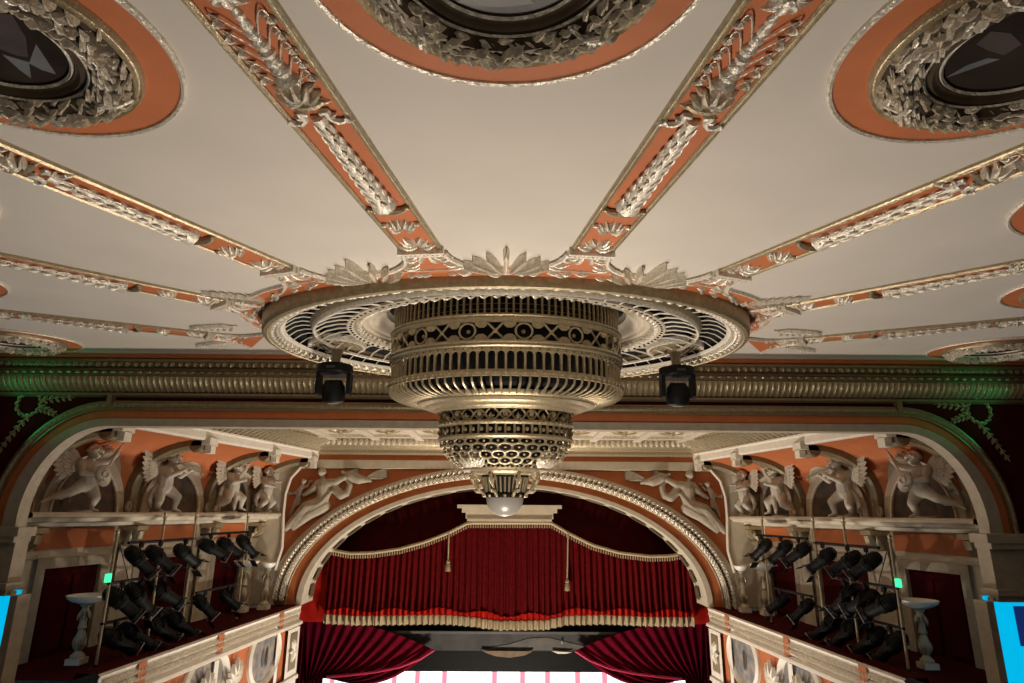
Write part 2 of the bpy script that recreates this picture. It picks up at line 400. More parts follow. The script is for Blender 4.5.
medallion((2.09, 2.06, zc(2.06)), .715, 'medallion in the upper right ceiling corner with dark portrait of reddish sleeve', 'painting_dark', [([(945, 78), (967, 65), (987, 58), (1000, 59), (971, 69)], 'collar'), ([(976, 44), (991, 31), (1011, 33), (1022, 44), (1004, 55), (987, 50)], 'skin_paint')])
def edge_c(px, py, R, s):
    P = onC(px, py); v = Vector((-P.y, P.x, 0)).normalized()*R; c = P+v; return (-s*c.x, c.y, zc(c.y))
for s in (-1, 1):
    medallion(edge_c(84, 346.5, .80, s), .78, 'small looking far medallion just above the stage cornice on the %s' % SIDE[s], 'painting_dark')
    medallion(edge_c(3, 213, .75, s), .72, 'medallion cut by the %s picture edge above the second rib' % SIDE[s], 'painting_dark')
    medallion(edge_c(11, 291, .75, s), .72, 'medallion tip cut by the %s picture edge between the lower ribs' % SIDE[s], 'painting_dark')
# ================================================================== OVAL ROSETTE
ros = empty('ceiling_rosette', (0, 6.85, 1.82), 'large oval openwork gilded rosette around the chandelier, fixed to the ceiling', 'rosette')
A0, B0, C0 = 1.60, 1.16, 6.90
A1, B1, C1 = 2.71, 1.89, 6.95
REMAP = ((0, 0), (.06, .03), (.265, .19), (.425, .485), (.50, .55), (.725, .80), (.75, .83), (.93, .945), (1, 1), (2, 2))
def ov(s, th, z=0):
    s0 = s
    for (a_, b_), (c_, d_) in zip(REMAP[:-1], REMAP[1:]):
        if a_ <= s0 <= c_: s = b_+(d_-b_)*(s0-a_)/(c_-a_); break
    a = A0+(A1-A0)*s; b = B0+(B1-B0)*s; c = C0+(C1-C0)*s
    if z: z += .055+.03*(1-s)-.018*(c+b*math.sin(th)-5.06)
    return Vector((a*math.cos(th), c+b*math.sin(th), z))
NOV = 128
def oring(prof, name, m, n=NOV, **k):
    rows = [[ov(s, 2*PI*i/n, z) for s, z in prof] for i in range(n)]
    return part(MB().grid(rows, True), name, m, ros, **k)
rows = []
for i in range(NOV):
    th = 2*PI*i/NOV; e = ov(1.02, th); rows.append([Vector((e.x, e.y, zc(e.y))), ov(1.01, th, 1.88), ov(1.005, th, 1.845), ov(.985, th, 1.822), ov(.94, th, 1.812), ov(.92, th, 1.82), ov(.91, th, 1.84)])
part(MB().grid(rows, True), 'outer_rim', 'old_gold', ros)
oring([(.915, 1.84), (.90, 1.835), (.84, 1.855), (.83, 1.875), (.82, 1.87), (.76, 1.89), (.75, 1.905)], 'moulded_band', 'old_gold')
oring([(.755, 1.89), (.745, 1.872), (.725, 1.872), (.71, 1.895)], 'grille_rim', 'white')
n = 112
me = mesh_of(MB().ell((0, 0, 0), (.034, .034, .026), 7, 4), 'bead', 'silver_gilt')
for i in range(n): piece(me, 'bead', ros, Matrix.Translation(ov(.872, 2*PI*i/n, 1.838)))
mb = MB(); n = 120
for i in range(n):
    th = 2*PI*i/n; b = ov(.825, th, 1.868); d = ov(.755, th+.05, 1.885)-b; mb.leaf(b, d, (0, 0, -1), max(.12, d.length*1.2), .042, .042, 4, 1)
part(mb, 'leaf_row', 'silver_gilt', ros, kind='stuff')
# near-black sheet painted as the dark hollow behind the grilles
oring([(.74, 1.91), (.70, 1.99), (.60, 2.06), (.52, 2.07), (.44, 2.06), (.40, 2.0), (.2, 2.03), (.12, 2.0)], 'grille_backing', 'void')
for k in range(68):
    th = 2*PI*(k+.5)/68
    mb = MB().tube([ov(s, th, z) for s, z in ((.725, 1.878), (.69, 1.91), (.64, 1.95), (.57, 1.97), (.50, 1.965))], .0075, 4)
    part(mb, 'grille_bar', 'white', ros)
oring([(.50, 1.985), (.495, 1.95), (.475, 1.915), (.455, 1.92), (.445, 1.96)], 'grille_rim', 'gold')
oring([(.475, 1.92), (.47, 1.885), (.45, 1.865), (.435, 1.87), (.425, 1.895)], 'fan_rim', 'silver_gilt')
for k in range(56):
    th = 2*PI*(k+.5)/56
    mb = MB().tube([ov(s, th+.02*q, z) for q, (s, z) in enumerate(((.44, 1.875), (.38, 1.925), (.31, 1.95), (.25, 1.945)))], .011, 4)
    part(mb, 'fan_bar', 'white', ros)
oring([(.265, 1.96), (.26, 1.935), (.24, 1.925), (.18, 1.94), (.17, 1.955), (.13, 1.97), (.12, 1.96), (.07, 1.975), (.06, 2.0)], 'pierced_band', 'cream')
mb = MB(); n = 96
for i in range(n): mb.ell(ov(.212, 2*PI*i/n, 1.931), (.02, .02, .012), 6, 3)
part(mb, 'piercing', 'void', ros, kind='stuff')
mb = MB(); n = 84
for i in range(n):
    th = 2*PI*i/n; b = ov(.165, th, 1.948); d = ov(.05, th+.05, 1.96)-b; mb.leaf(b, d, (0, 0, -1), max(.09, d.length), .035, .035, 4, 1)
part(mb, 'acanthus_row', 'silver_gilt', ros, kind='stuff')
OV = .70                                                     # the fitting is oval, like the rosette
mb = MB(); M = Matrix.Translation((0, 6.9, 0)) @ Matrix.Diagonal((1, .72, 1, 1))
mb.lathe([(1.68, 2.09), (1.64, 2.045), (1.58, 2.04), (1.56, 2.065), (1.53, 2.07), (1.50, 2.055), (1.47, 2.07), (1.44, 2.11), (1.40, 2.15), (1.37, 2.16), (1.36, 2.22), (1.34, 2.24)], 96, M)
part(mb, 'inner_dish', 'cream', ros)
part(MB().lathe([(1.38, 2.23), (.9, 2.24), (0, 2.245)], 64, M), 'upper_plate', 'void', ros)
for s in (-1, 1):
    c = Vector((s*2.07, 7.42, 0)); M = Matrix.Translation(c)
    sd = part(MB().lathe([(.35, 2.02), (.35, 1.955), (.34, 1.935), (.315, 1.935), (.305, 1.955), (.30, 1.99)], 48, M), 'side_dish_rim', 'silver_gilt', ros)
    part(MB().lathe([(.31, 1.985), (.2, 1.99), (0, 1.995)], 40, M), 'side_dish_back', 'void', sd)
    mb = MB()
    for k in range(-5, 6):
        h = math.sqrt(max(0, .305**2-(k*.058)**2))
        for sg in (0, 1):
            pts = [(k*.058, -h+2*h*i/4, 1.96) for i in range(5)]
            if sg: pts = [(y, x, z) for x, y, z in pts]
            mb.tube([Vector(p)+c for p in pts], .011, 4)
    part(mb, 'side_dish_lattice', 'gold', sd)
    mb = MB().lathe([(.10, 1.985), (.10, 1.93), (.06, 1.86), (.05, 1.74), (0, 1.74)], 24, M); part(mb, 'side_dish_boss', 'gold', sd)
# painted border on the ceiling around the rosette
mb = MB(); n = NOV
def oc(s, th, h=0):
    e = ov(s, th); e.z = zc(e.y)-h; return e
mb.grid([[oc(1.0, 2*PI*i/n, .004), oc(1.0, 2*PI*i/n, .03), oc(1.24, 2*PI*i/n, .012), oc(1.24, 2*PI*i/n, -.01)] for i in range(n)], True)
part(mb, 'painted_border', 'orange', ros)
mb = MB(); mb.grid([[oc(1.235, 2*PI*i/n, .0), oc(1.24, 2*PI*i/n, .03), oc(1.26, 2*PI*i/n, .032), oc(1.27, 2*PI*i/n, 0)] for i in range(n)], True)
part(mb, 'border_moulding', 'silver_gilt', ros)
mb = MB()
for i in range(150):
    th = 2*PI*(i+.4*random.random())/150; s0 = random.choice((1.06, 1.10, 1.15)); b = oc(s0, th, .022); t = oc(s0+random.uniform(-.05, .08), th+random.choice((-1, 1))*.05, .02)-b
    mb.leaf(b, t, DN, random.uniform(.08, .15), random.uniform(.018, .03), random.uniform(.02, .04), 4, 1)
part(mb, 'border_foliage', 'silver_gilt', ros, kind='stuff')
# flared feet where the ribs run into the border
for b, d in rib_end:
    n_ = DN; x = d.cross(n_).normalized(); L = -.05; pts = [[], []]
    far = .55
    for i in range(9):
        t = i/8; wd = RIBW/2+.02+.42*t**2.6
        for q, sg in enumerate((-1, 1)): pts[q].append(b-d*(.06+far*t)+x*sg*wd+n_*.008)
    part(MB().band(pts[0], pts[1], n_*.008), 'rib_foot', 'orange', ros, False)
    mb = MB()
    for q in (0, 1):
        mb.tube([p+n_*.012 for p in pts[q]], .022, 6)
    part(mb, 'rib_foot_edge', 'silver_gilt', ros)
    mb = MB()
    for sg in (-1, 1):
        for k in range(4):
            p0 = b-d*(.12+.1*k)+x*sg*(.06+.02*k)+n_*.014; mb.leaf(p0, x*sg*(.6+.2*k)-d*(.3)+d*.5*(k % 2), n_, .12+.02*k, .03, .035, 4, 1)
        mb.leaf(b-d*.10+x*sg*.03+n_*.014, -d*1+x*sg*.25, n_, .22, .035, .04, 5, 1)
    part(mb, 'rib_foot_foliage', 'silver_gilt', ros)
# palmettes
def palmette(p, d, L=.30, fern=False):
    x = d.cross(DN).normalized(); mb = MB(); b = p+DN*.008
    if fern:
        mb.tube([b, b+d*L*.5+DN*.02, b+d*L], [.014, .012, .006], 5)
        for k in range(6):
            for s in (-1, 1): mb.petal(b+d*L*(.12+.145*k)+DN*.01, d*.75+x*s*.8, DN, .15-.012*k, .022, .03, 4, .02)
        mb.petal(b+d*L*.9, d, DN, .12, .022, .03, 4, .02)
        return part(mb, 'palmette', 'silver_gilt', ros)
    for k in range(-3, 4):
        a = k*.27; ll = L*(.90-.10*abs(k)) if k else L
        mb.petal(b+x*.034*k, d*math.cos(a)+x*math.sin(a), DN, ll, .032, .06, 6, .05)
    for s in (-1, 1):
        pts = [b+x*s*(.10+.04*math.cos(t)*(1-t/9))-d*(.01-.06*math.sin(t)*(1-t/9))+DN*.02 for t in [i*.6 for i in range(10)]]
        mb.tube(pts, [.02]*5+[.016]*5, 5)
        mb.leaf(b, x*s-d*.15, DN, .16, .04, .03, 4, 1)
    return part(mb, 'palmette', 'silver_gilt', ros)
oc0 = Vector((0, 6.85, zc(6.85)))
for (x, y), L in (((507, 269), .56), ((374, 279), .56), ((272, 299), .58), ((238, 325), .56), ((228, 341), .54)):
    p = onC(x, y)
    for s in ((-1, 1) if x < 500 else (1,)):
        q = Vector((p.x*(-s), p.y, p.z)) if x < 500 else Vector((0, p.y, p.z))
        d = (q-oc0); d = Vector((d.x*(.75 if x < 300 else .28), d.y, 0)); d.z = .065*d.y; palmette(q, d.normalized(), L, x < 300)
# ================================================================== CHANDELIER
ch = empty('chandelier', (0, 6.9, 2.1), 'huge tiered openwork gilt chandelier with frosted globe hanging from the oval rosette', 'chandelier')
MC = Matrix.Translation((0, 6.9, 0)) @ Matrix.Diagonal((1, OV, 1, 1))
def cl(prof, name, m, n=96, **k): return part(MB().lathe(prof, n, MC), name, m, ch, **k)
def cyl(r, th, z): return Vector((r*math.cos(th), 6.9+OV*r*math.sin(th), z))
def rot(th): return MC @ Matrix.Rotation(th, 4, 'Z')
def cpiece(me, name, parent, M):
    m2 = me.copy(); m2.transform(M); return piece(m2, name, parent, Matrix.Identity(4))
cl([(1.245, 2.20), (1.29, 2.20), (1.29, 2.15), (1.255, 2.14)], 'top_rim', 'old_gold')
# tier 1: fine upright bars
me = mesh_of(MB().box((1.265, 0, 2.045), (.018, .022, .24)), 'upright_bar', 'old_gold', False)
for k in range(108): cpiece(me, 'upright_bar', ch, rot(2*PI*k/108))
for z in (1.99, 2.05): cl([(1.23, z), (1.235, z+.008), (1.24, z)], 'wire_ring', 'bronze', 72)
# tier 2: solid bands with a tracery frieze between
cl([(1.255, 1.945), (1.30, 1.94), (1.315, 1.92), (1.30, 1.905), (1.31, 1.885), (1.295, 1.85), (1.265, 1.845), (1.255, 1.87)], 'upper_band', 'gold')
cl([(1.265, 1.665), (1.30, 1.665), (1.315, 1.645), (1.30, 1.625), (1.31, 1.605), (1.285, 1.585), (1.26, 1.585), (1.255, 1.62)], 'lower_band', 'gold')
cl([(1.10, 2.2), (1.12, 1.9), (1.13, 1.5), (1.08, 1.27), (.95, 1.19)], 'dark_hollow', 'void')  # near-black sheet stands for the shaded hollow behind the bars
TZ = 1.755
mr = MB().tube([(1.285, .085*math.cos(t), TZ+.082*math.sin(t)) for t in [2*PI*i/20 for i in range(20)]], .012, 5, True)
mr.ell((1.25, 0, TZ), (.012, .022, .022), 8, 4)
mring = mesh_of(mr, 'tracery_ring', 'gold')
mx = MB()
for s in (-1, 1): mx.tube([(1.285, -.085, TZ-s*.088), (1.285, 0, TZ), (1.285, .085, TZ+s*.088)], .012, 5)
mx.ell((1.287, 0, TZ), (.014, .024, .024), 8, 4); mcross = mesh_of(mx, 'tracery_cross', 'gold')
mtab = []
for s in (-1, 1):
    mt = MB(); mt.prism([Vector((1.275, y, TZ+s*z)) for y, z in ((-.07, .092), (.07, .092), (.058, .058), (.024, .034), (-.024, .034), (-.058, .058))], (.018, 0, 0)); mtab.append(mesh_of(mt, 'tracery_tab', 'gold', False))
NT = 14
for k in range(NT):
    for j, (me_, nm) in enumerate(((mring, 'tracery_ring'), (mtab, 'tracery_tab'), (mcross, 'tracery_cross'), (mtab, 'tracery_tab'))):
        for me__ in (me_ if isinstance(me_, list) else [me_]): cpiece(me__, nm, ch, rot(-PI/2+.14+2*PI*(k+j*.25)/NT))
# tier 3: tall arched openings
cl([(1.26, 1.59), (1.295, 1.585), (1.295, 1.555), (1.265, 1.555)], 'arcade_head', 'gold')
NB = 84
ma = MB().box((1.272, 0, 1.455), (.022, .022, .23))
for s in (-1, 1): ma.prism([Vector((1.262, s*y, z)) for y, z in [(0, 1.562), (.0475, 1.562)]+[(.0475-.0365*math.sin(t), 1.517+.0365*math.cos(t)) for t in [PI/2*i/5 for i in range(6)]]+[(0, 1.517)]], (.02, 0, 0))
me = mesh_of(ma, 'arcade_bar', 'gold', False)
for k in range(NB): cpiece(me, 'arcade_bar', ch, rot(2*PI*k/NB))
mb = MB()
for k in range(NB): mb.ell(cyl(1.297, 2*PI*(k+.5)/NB, 1.572), (.008, .008, .008), 5, 3)
part(mb, 'stud_row', 'void', ch, kind='stuff')
# rolled rim with pearls, then the curved underside ribs
cl([(1.25, 1.365), (1.285, 1.365), (1.30, 1.345), (1.305, 1.325), (1.295, 1.30), (1.275, 1.295)], 'pearl_rim', 'gold')
me = mesh_of(MB().ell((0, 0, 0), (.018, .018, .018), 6, 4), 'pearl', 'gold')
for k in range(84): piece(me, 'pearl', ch, Matrix.Translation(cyl(1.30, 2*PI*k/84, 1.332)))
mu = MB().tube([(1.285, 0, 1.31), (1.295, 0, 1.275), (1.28, 0, 1.24), (1.235, 0, 1.21), (1.16, 0, 1.182), (1.07, 0, 1.165), (1.01, 0, 1.16)], [.010, .0125, .0135, .014, .013, .011, .010], 5)
me = mesh_of(mu, 'curved_rib', 'gold')
for k in range(NB): cpiece(me, 'curved_rib', ch, rot(2*PI*(k+.5)/NB))
# neck moulding
cl([(1.04, 1.20), (1.03, 1.165), (1.00, 1.145), (.985, 1.15), (.98, 1.13), (.94, 1.115), (.90, 1.11), (.885, 1.095), (.84, 1.08), (.80, 1.07), (.79, 1.058), (.76, 1.045), (.75, 1.065)], 'neck_moulding', 'gold')
# lower bowl
cl([(.71, 1.075), (.735, 1.075), (.74, 1.05), (.72, 1.04)], 'bowl_rim', 'gold')
ms = MB()
for s in (-1, 1):
    ms.tube([(.705, s*y, z) for y, z in ((.0, 1.035), (.03, 1.02), (.065, .985), (.09, .945), (.115, .93), (.135, .945), (.13, .965), (.112, .965))], [.011, .013, .013, .012, .011, .011, .009, .006], 5)
    ms.tube([(.705, s*y, z) for y, z in ((.0, .93), (.03, .95), (.065, .985), (.09, 1.02), (.115, 1.035))], .011, 5)
ms.ell((.71, 0, .98), (.016, .03, .03), 8, 4); ms.leaf((.712, 0, 1.035), (0, 0, -1), (1, 0, 0), .09, .03, .02, 4, 1); ms.leaf((.712, .13, .93), (0, 0, 1), (1, 0, 0), .07, .026, .02, 4, 1)
me = mesh_of(ms, 'scroll_panel', 'gold')
for k in range(16): cpiece(me, 'scroll_panel', ch, rot(2*PI*k/16))
cl([(.70, .93), (.735, .925), (.75, .90), (.735, .88), (.71, .88)], 'bowl_band', 'gold')
mb = MB()
for k in range(64): mb.ell(cyl(.748, 2*PI*k/64, .905), (.016, .016, .016), 6, 4)
part(mb, 'pearl_row', 'gold', ch, kind='stuff')
me = mesh_of(MB().box((.715, 0, .83), (.02, .022, .1)).ell((.728, .036, .83), (.014, .022, .022), 8, 4), 'stud_panel', 'old_gold')
for k in range(48): cpiece(me, 'stud_panel', ch, rot(2*PI*k/48))
cl([(.705, .785), (.735, .78), (.742, .76), (.725, .74), (.70, .745)], 'bowl_band', 'gold')
cl([(.62, 1.04), (.63, .8), (.58, .62), (.45, .5), (.3, .43)], 'bowl_hollow', 'void', 64)  # near-black sheet stands for the shaded inside of the open bowl
prof = [(.715, .74), (.70, .68), (.665, .61), (.60, .545), (.52, .49), (.44, .45)]
def pf(t):
    i = min(int(t*5), 4); u = t*5-i; return (prof[i][0]*(1-u)+prof[i+1][0]*u, prof[i][1]*(1-u)+prof[i+1][1]*u)
def oneloop(k0, t0, dt, da):
    pts = []
    for q in range(12):
        a = 2*PI*q/12; r, z = pf(min(1, max(0, t0+dt*math.sin(a)))); pts.append((r*math.cos(da*math.cos(a)), r*math.sin(da*math.cos(a)), z))
    return pts
for row in range(5):
    t0 = .1+.2*row
    me = mesh_of(MB().tube(oneloop(0, t0, .115, PI/30*1.05), .011, 5, True).ell((pf(t0)[0], 0, pf(t0)[1]), (.009, .016, .012), 6, 3), 'mesh_ring', 'gold')
    for k in range(30): cpiece(me, 'mesh_ring', ch, rot(2*PI*(k+.5*(row % 2))/30))
mq = MB()
for k in range(-3, 4): mq.leaf((pf(.9)[0]+.02, .02*k, pf(.9)[1]-.01), (.35, .22*k, .8-.08*abs(k)), (1, 0, -.5), .22-.018*abs(k), .03, .03, 5, 0, .03)
me = mesh_of(mq, 'acanthus_crest', 'silver_gilt')
for k in range(4): cpiece(me, 'acanthus_crest', ch, rot(PI/4+.12+PI/2*k))
cl([(.47, .455), (.46, .435), (.42, .42), (.38, .425), (.36, .40), (.30, .385), (.27, .40)], 'bowl_foot', 'gold', 64)
# crown with scrolls
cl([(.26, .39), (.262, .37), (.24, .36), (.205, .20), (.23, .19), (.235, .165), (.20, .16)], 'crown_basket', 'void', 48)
me = mesh_of(MB().tube([(.25, 0, .365), (.235, 0, .30), (.215, 0, .21)], .011, 5), 'crown_bar', 'gold')
for k in range(32): cpiece(me, 'crown_bar', ch, rot(2*PI*k/32))
mq = MB().tube([(.33+.055*math.cos(t)*(1-t/12), 0, .37+.05*math.sin(t)*(1-t/12)) for t in [i*.55 for i in range(12)]], [.02]*8+[.014]*4, 6)
mq.tube([(.33, 0, .34), (.34, 0, .29), (.31, 0, .24), (.25, 0, .20), (.24, 0, .185)], [.018, .02, .02, .018, .02], 6).leaf((.36, 0, .29), (.3, 0, .8), (1, 0, 0), .11, .04, .02, 4, 1).leaf((.29, 0, .21), (.9, 0, .3), (0, 0, -1), .08, .03, .02, 4, 1)
me = mesh_of(mq, 'crown_scroll', 'gold')
for k in range(8): cpiece(me, 'crown_scroll', ch, rot(PI/8+2*PI*k/8))
mb = MB()
for k in range(16): mb.ell(cyl(.228, 2*PI*k/16, .175), (.02, .02, .018), 7, 4)
part(mb, 'pearl_row', 'gold', ch, kind='stuff')
cl([(.20*math.cos(-a), .155-.195*math.sin(a)) for a in [i*PI/2/14 for i in range(15)]][:15], 'globe', 'glass', 48, label='frosted glass globe')
# ================================================================== MOVING-HEAD LIGHTS UNDER THE ROSETTE
for s in (-1, 1):
    c = Vector((s*2.07, 7.42, 1.735)); T = Matrix.Translation(c)
    r = empty('moving_head_light', c, 'black moving head stage light hanging under the %s side of the rosette' % SIDE[s], 'stage light', 'moving head lights under the rosette')
    mb = MB().lathe([(0, 0), (.11, 0), (.13, -.02), (.21, -.03), (.215, -.12), (.19, -.14), (0, -.14)], 20, T); part(mb, 'base', 'black', r)
    for q in (-1, 1): mb = MB().prism([c+Vector((q*.205, y, z)) for y, z in ((-.07, -.13), (.07, -.13), (.075, -.30), (.05, -.38), (0, -.40), (-.05, -.38), (-.075, -.30))], (q*-.045, 0, 0)); part(mb, 'yoke_arm', 'black', r)
    hd = Matrix.Translation(c+Vector((0, 0, -.33))) @ Matrix.Rotation(R_(14), 4, 'X')
    mb = MB().lathe([(0, .12), (.09, .12), (.13, .06), (.14, -.05), (.13, -.13), (.10, -.15), (.095, -.145)], 20, hd); h = part(mb, 'head', 'black', r)
    part(MB().lathe([(.10, -.147), (.06, -.165), (0, -.17)], 16, hd), 'lens', 'lens', h)
    part(MB().box(c+Vector((0, -.2, -.085)), (.1, .03, .03)), 'display', 'grey_metal', r)
# ================================================================== CORNICE AND PORTAL WALL
XE = 9.5
def zy(py, Y, px=250): return onY(px, py, Y).z
def xpart(prof, name, m, parent, x0=-XE, x1=XE, **k): return part(MB().extr(prof, x0, x1), name, m, parent, **k)
cor = empty(trim_name(), (0, 9.1, 1.6), 'long gilded cornice running along the top of the stage wall', 'cornice', kind='structure')
zt = zc(9.0)
xpart([(8.985, zt+.03), (8.985, zy(354.3, 8.985)), (8.98, zy(354.6, 8.98))], 'ceiling_return', 'plaster', cor)
C1_ = [(8.98, zy(354.5, 8.98)), (8.98, zy(357, 8.98)), (9.02, zy(358.5, 9.02)), (9.04, zy(359.5, 9.04))]
xpart(C1_, 'ceiling_fillet', 'orange', cor)
xpart([(9.04, zy(359, 9.04)), (9.0, zy(360, 9.0)), (9.0, zy(362, 9.0)), (9.06, zy(364, 9.06)), (9.10, zy(368, 9.1)), (9.06, zy(369.5, 9.06)), (9.05, zy(371, 9.05)), (9.10, zy(372, 9.1)), (9.10, zy(374.5, 9.1)), (9.09, zy(376, 9.09)), (9.12, zy(377.5, 9.12))], 'upper_mouldings', 'bronze', cor)
pr = [(9.12, zy(377.5, 9.12)), (9.12, zy(380, 9.13)), (9.15, zy(384, 9.16)), (9.2, zy(388, 9.21)), (9.25, zy(391.5, 9.26)), (9.30, zy(393, 9.3))]
xpart(pr, 'fluted_cove', 'gold', cor)
xpart([(9.30, zy(392.5, 9.3)), (9.24, zy(394, 9.24)), (9.24, zy(396, 9.24)), (9.28, zy(398, 9.28)), (9.33, zy(399, 9.33))], 'lower_moulding', 'bronze', cor)
mb = MB()
for i in range(int(2*XE/.085)):
    x = -XE+.04+i*.085
    mb.tube([(x, y-.012, z) for y, z in pr], [.012, .024, .027, .027, .024, .014], 6)
part(mb, 'flute', 'gold', cor, kind='stuff')
mb = MB(); zb = zy(373.3, 9.08)
for i in range(int(2*XE/.13)): mb.ell((-XE+.06+i*.13, 9.075, zb), (.038, .026, .022), 7, 4)
part(mb, 'bead_row', 'gold', cor, kind='stuff')
mb = MB(); zb = zy(366, 9.06)
for i in range(int(2*XE/.11)):
    x = -XE+.06+i*.11; mb.leaf((x, 9.05, zy(363, 9.05)), (random.uniform(-.3, .3), .02, -1), (0, -1, -.3), .075, .036, .026, 3)
part(mb, 'leaf_row', 'gold', cor, kind='stuff')
YP = 9.3
def arch_path(zt, ax, az, zbot=-6, n=14, xc=5.86):
    """basket arch on the portal plane, from left foot over the top to right foot"""
    zc_ = zt-az; L = [(-xc-ax, zbot), (-xc-ax, zc_-1.0)]
    L += [(-xc-ax*math.cos(PI/2*i/n), zc_+az*math.sin(PI/2*i/n)) for i in range(n+1)]
    L += [(0, zt)]
    return L+[(-x, z) for x, z in L[-2::-1]]
z0, z1, z2, z3 = [onY(200, q, YP).z for q in (402, 411, 419.5, 427)]
paths = [arch_path(z0, 1.46, 1.62), arch_path(z1, 1.36, 1.53), arch_path(z2, 1.24, 1.40), arch_path(z3, 1.05, 1.30)]
def P3(path, Y): return [Vector((x, Y, z)) for x, z in path]
wf = empty('wall_front', (0, YP, -1), 'dark red stage wall around the basket arched portal', 'wall', kind='structure')
top = onY(250, 397, YP).z+.35; outer = []
for i, (x, z) in enumerate(paths[0]):
    outer.append((max(-XE, min(XE, x*1.0 if abs(x) < 5.87 and z > .5 else math.copysign(XE, x))), top if (abs(x) <= 5.87+.9 and z > z0-.6) else z))
def red_wall():
    mb = MB(); A = P3(paths[0], YP); B = []
    for v in A:
        ax = abs(v.x)
        if v.z <= z0-1.62: B.append(Vector((math.copysign(XE, v.x), YP, v.z)))
        elif ax > 5.861:
            t = (ax-5.86)/1.46; t2 = 1-math.sqrt(max(0, 1-t*t))
            k = math.atan2(v.z-(z0-1.62), ax-5.86)
            kk = k/(PI/2)
            B.append(Vector((math.copysign(XE, v.x), YP, z0-1.62+(top-z0+1.62)*min(1, kk*2))) if kk < .5 else Vector((math.copysign(XE-(XE-5.86)*(kk-.5)*2, v.x), YP, top)))
        else: B.append(Vector((v.x, YP, top)))
    return mb.band(A, B, (0, .25, 0))
part(red_wall(), 'wall_field', 'dark_red', wf, False)
part(MB().band(P3(paths[0], YP-.06), P3(paths[1], YP-.06), (0, .1, 0)), 'gilt_moulding', 'bronze', wf, False)
pm = [((a[0]+b[0])/2, (a[1]+b[1])/2) for a, b in zip(paths[0], paths[1])]
part(MB().tube([Vector((x, YP-.06, z)) for x, z in pm], .035, 6), 'gilt_roll', 'old_gold', wf)
mb = MB()
L_ = 0; k = 0
for a, b in zip(pm[:-1], pm[1:]):
    va = Vector((a[0], YP-.085, a[1])); vb = Vector((b[0], YP-.085, b[1])); n = max(1, int((vb-va).length/.07))
    if va.z < -1.5 and vb.z < -1.5: continue
    for i in range(n): mb.ell(va.lerp(vb, i/n), (.022, .02, .022), 5, 3)
part(mb, 'bead_row', 'old_gold', wf, kind='stuff')
part(MB().band(P3(paths[1], YP-.02), P3(paths[2], YP-.02), (0, .1, 0)), 'painted_band', 'orange', wf, False)
part(MB().band(P3(paths[2], YP-.045), P3(paths[3], YP-.045), (0, .22, 0)), 'plaster_band', 'stone', wf, False)
for s in (-1, 1):          # small square ends where the straight lintel meets the corner curve
    part(MB().box((s*5.86, YP-.06, z0+.0), (.07, .12, .16)), 'lintel_stop', 'bronze', wf, False)
# wreath ornaments in the corners of the red wall
for s in (-1, 1):
    c = onY(30, 404, YP); c.x *= -s; c.y = YP-.02
    r = empty('wall_wreath', c, 'gilded laurel wreath with trailing sprigs on the dark red wall, %s' % SIDE[s], 'wall ornament', 'wreaths on the red wall')
    mb = MB()
    for i in range(26):
        a = 2*PI*i/26; b = c+Vector((.17*math.cos(a), 0, .17*math.sin(a))); mb.leaf(b, (-math.sin(a)+.3*(-1)**i*math.cos(a), 0, math.cos(a)+.3*(-1)**i*math.sin(a)), (0, -1, 0), .08, .024, .025, 3)
    part(mb, 'wreath', 'old_gold', r)
    def trail(p0, p1, n, nm):
        mb = MB(); p0 = Vector(p0); p1 = Vector(p1)
        mb.tube([p0, p0.lerp(p1, .5)+Vector((0, -.01, .02)), p1], .008, 4)
        for i in range(n):
            b = p0.lerp(p1, i/n); d = (p1-p0).normalized(); q = Vector((d.z, 0, -d.x))
            for sg in (-1, 1): mb.leaf(b, d+q*sg*.9, (0, -1, 0), .10*(1-.4*i/n), .03, .03, 3, 1)
        part(mb, nm, 'old_gold', r)
    trail(c+Vector((s*-.02, 0, -.17)), c+Vector((s*.32, 0, -.74)), 7, 'laurel_spray')
    trail(c+Vector((s*-.2, 0, .06)), c+Vector((s*-.66, 0, .10)), 5, 'leaf_sprig')
    trail(c+Vector((s*-.17, 0, -.05)), c+Vector((s*-.45, 0, -.16)), 4, 'leaf_sprig')
# piers below the portal with emissive panels painting the blue-lit openings
for s in (-1, 1):
    r = wf
    zz = onY(0, 527, 9.1).z; xj = abs(onY(17.5, 593, 9.17).x); xi = xj-.1
    def bxp(x0, x1, za, zb, Y0, nm, m='stone'):
        return part(MB().box((s*(x0+x1)/2, (Y0+9.3)/2, (za+zb)/2), (x1-x0, 9.3-Y0, za-zb)), nm, m, r, False)
    bxp(xi+.10, XE, zz, zz-.12, 8.95, 'capital_slab', 'stone'); bxp(xi+.16, XE, zz-.12, zz-.2, 8.98, 'capital_moulding')
    bxp(xi+.18, XE, zz-.2, zz-.72, 9.05, 'frieze_block'); bxp(xi+.12, XE, zz-.72, zz-.80, 8.96, 'astragal', 'stone'); bxp(xi+.14, XE, zz-.80, zz-.88, 9.0, 'astragal')
    zs = onY(8, 591, 9.1).z
    bxp(xi, xj, zz-.88, -5.9, 9.05, 'jamb'); bxp(xj, XE, zz-.88, zs, 9.05, 'lintel')
    q = empty('lit_opening', (s*8.4, 9.2, -6), 'glowing cyan blue lit opening in the %s pier at the picture edge' % SIDE[s], 'lit screen')
    part(MB().box((s*(xj+XE)/2, 9.20, (zs-5.9)/2), (XE-xj, .1, zs+5.9)), 'glowing_panel', 'glow_cyan', q, False)
    if s > 0: xd = onY(1017, 625, 9.14).x; part(MB().box((xd+.5, 9.14, onY(1017, 626, 9.14).z), (1.0, .02, .5)), 'dark_patch', 'glow_blue', q, False)
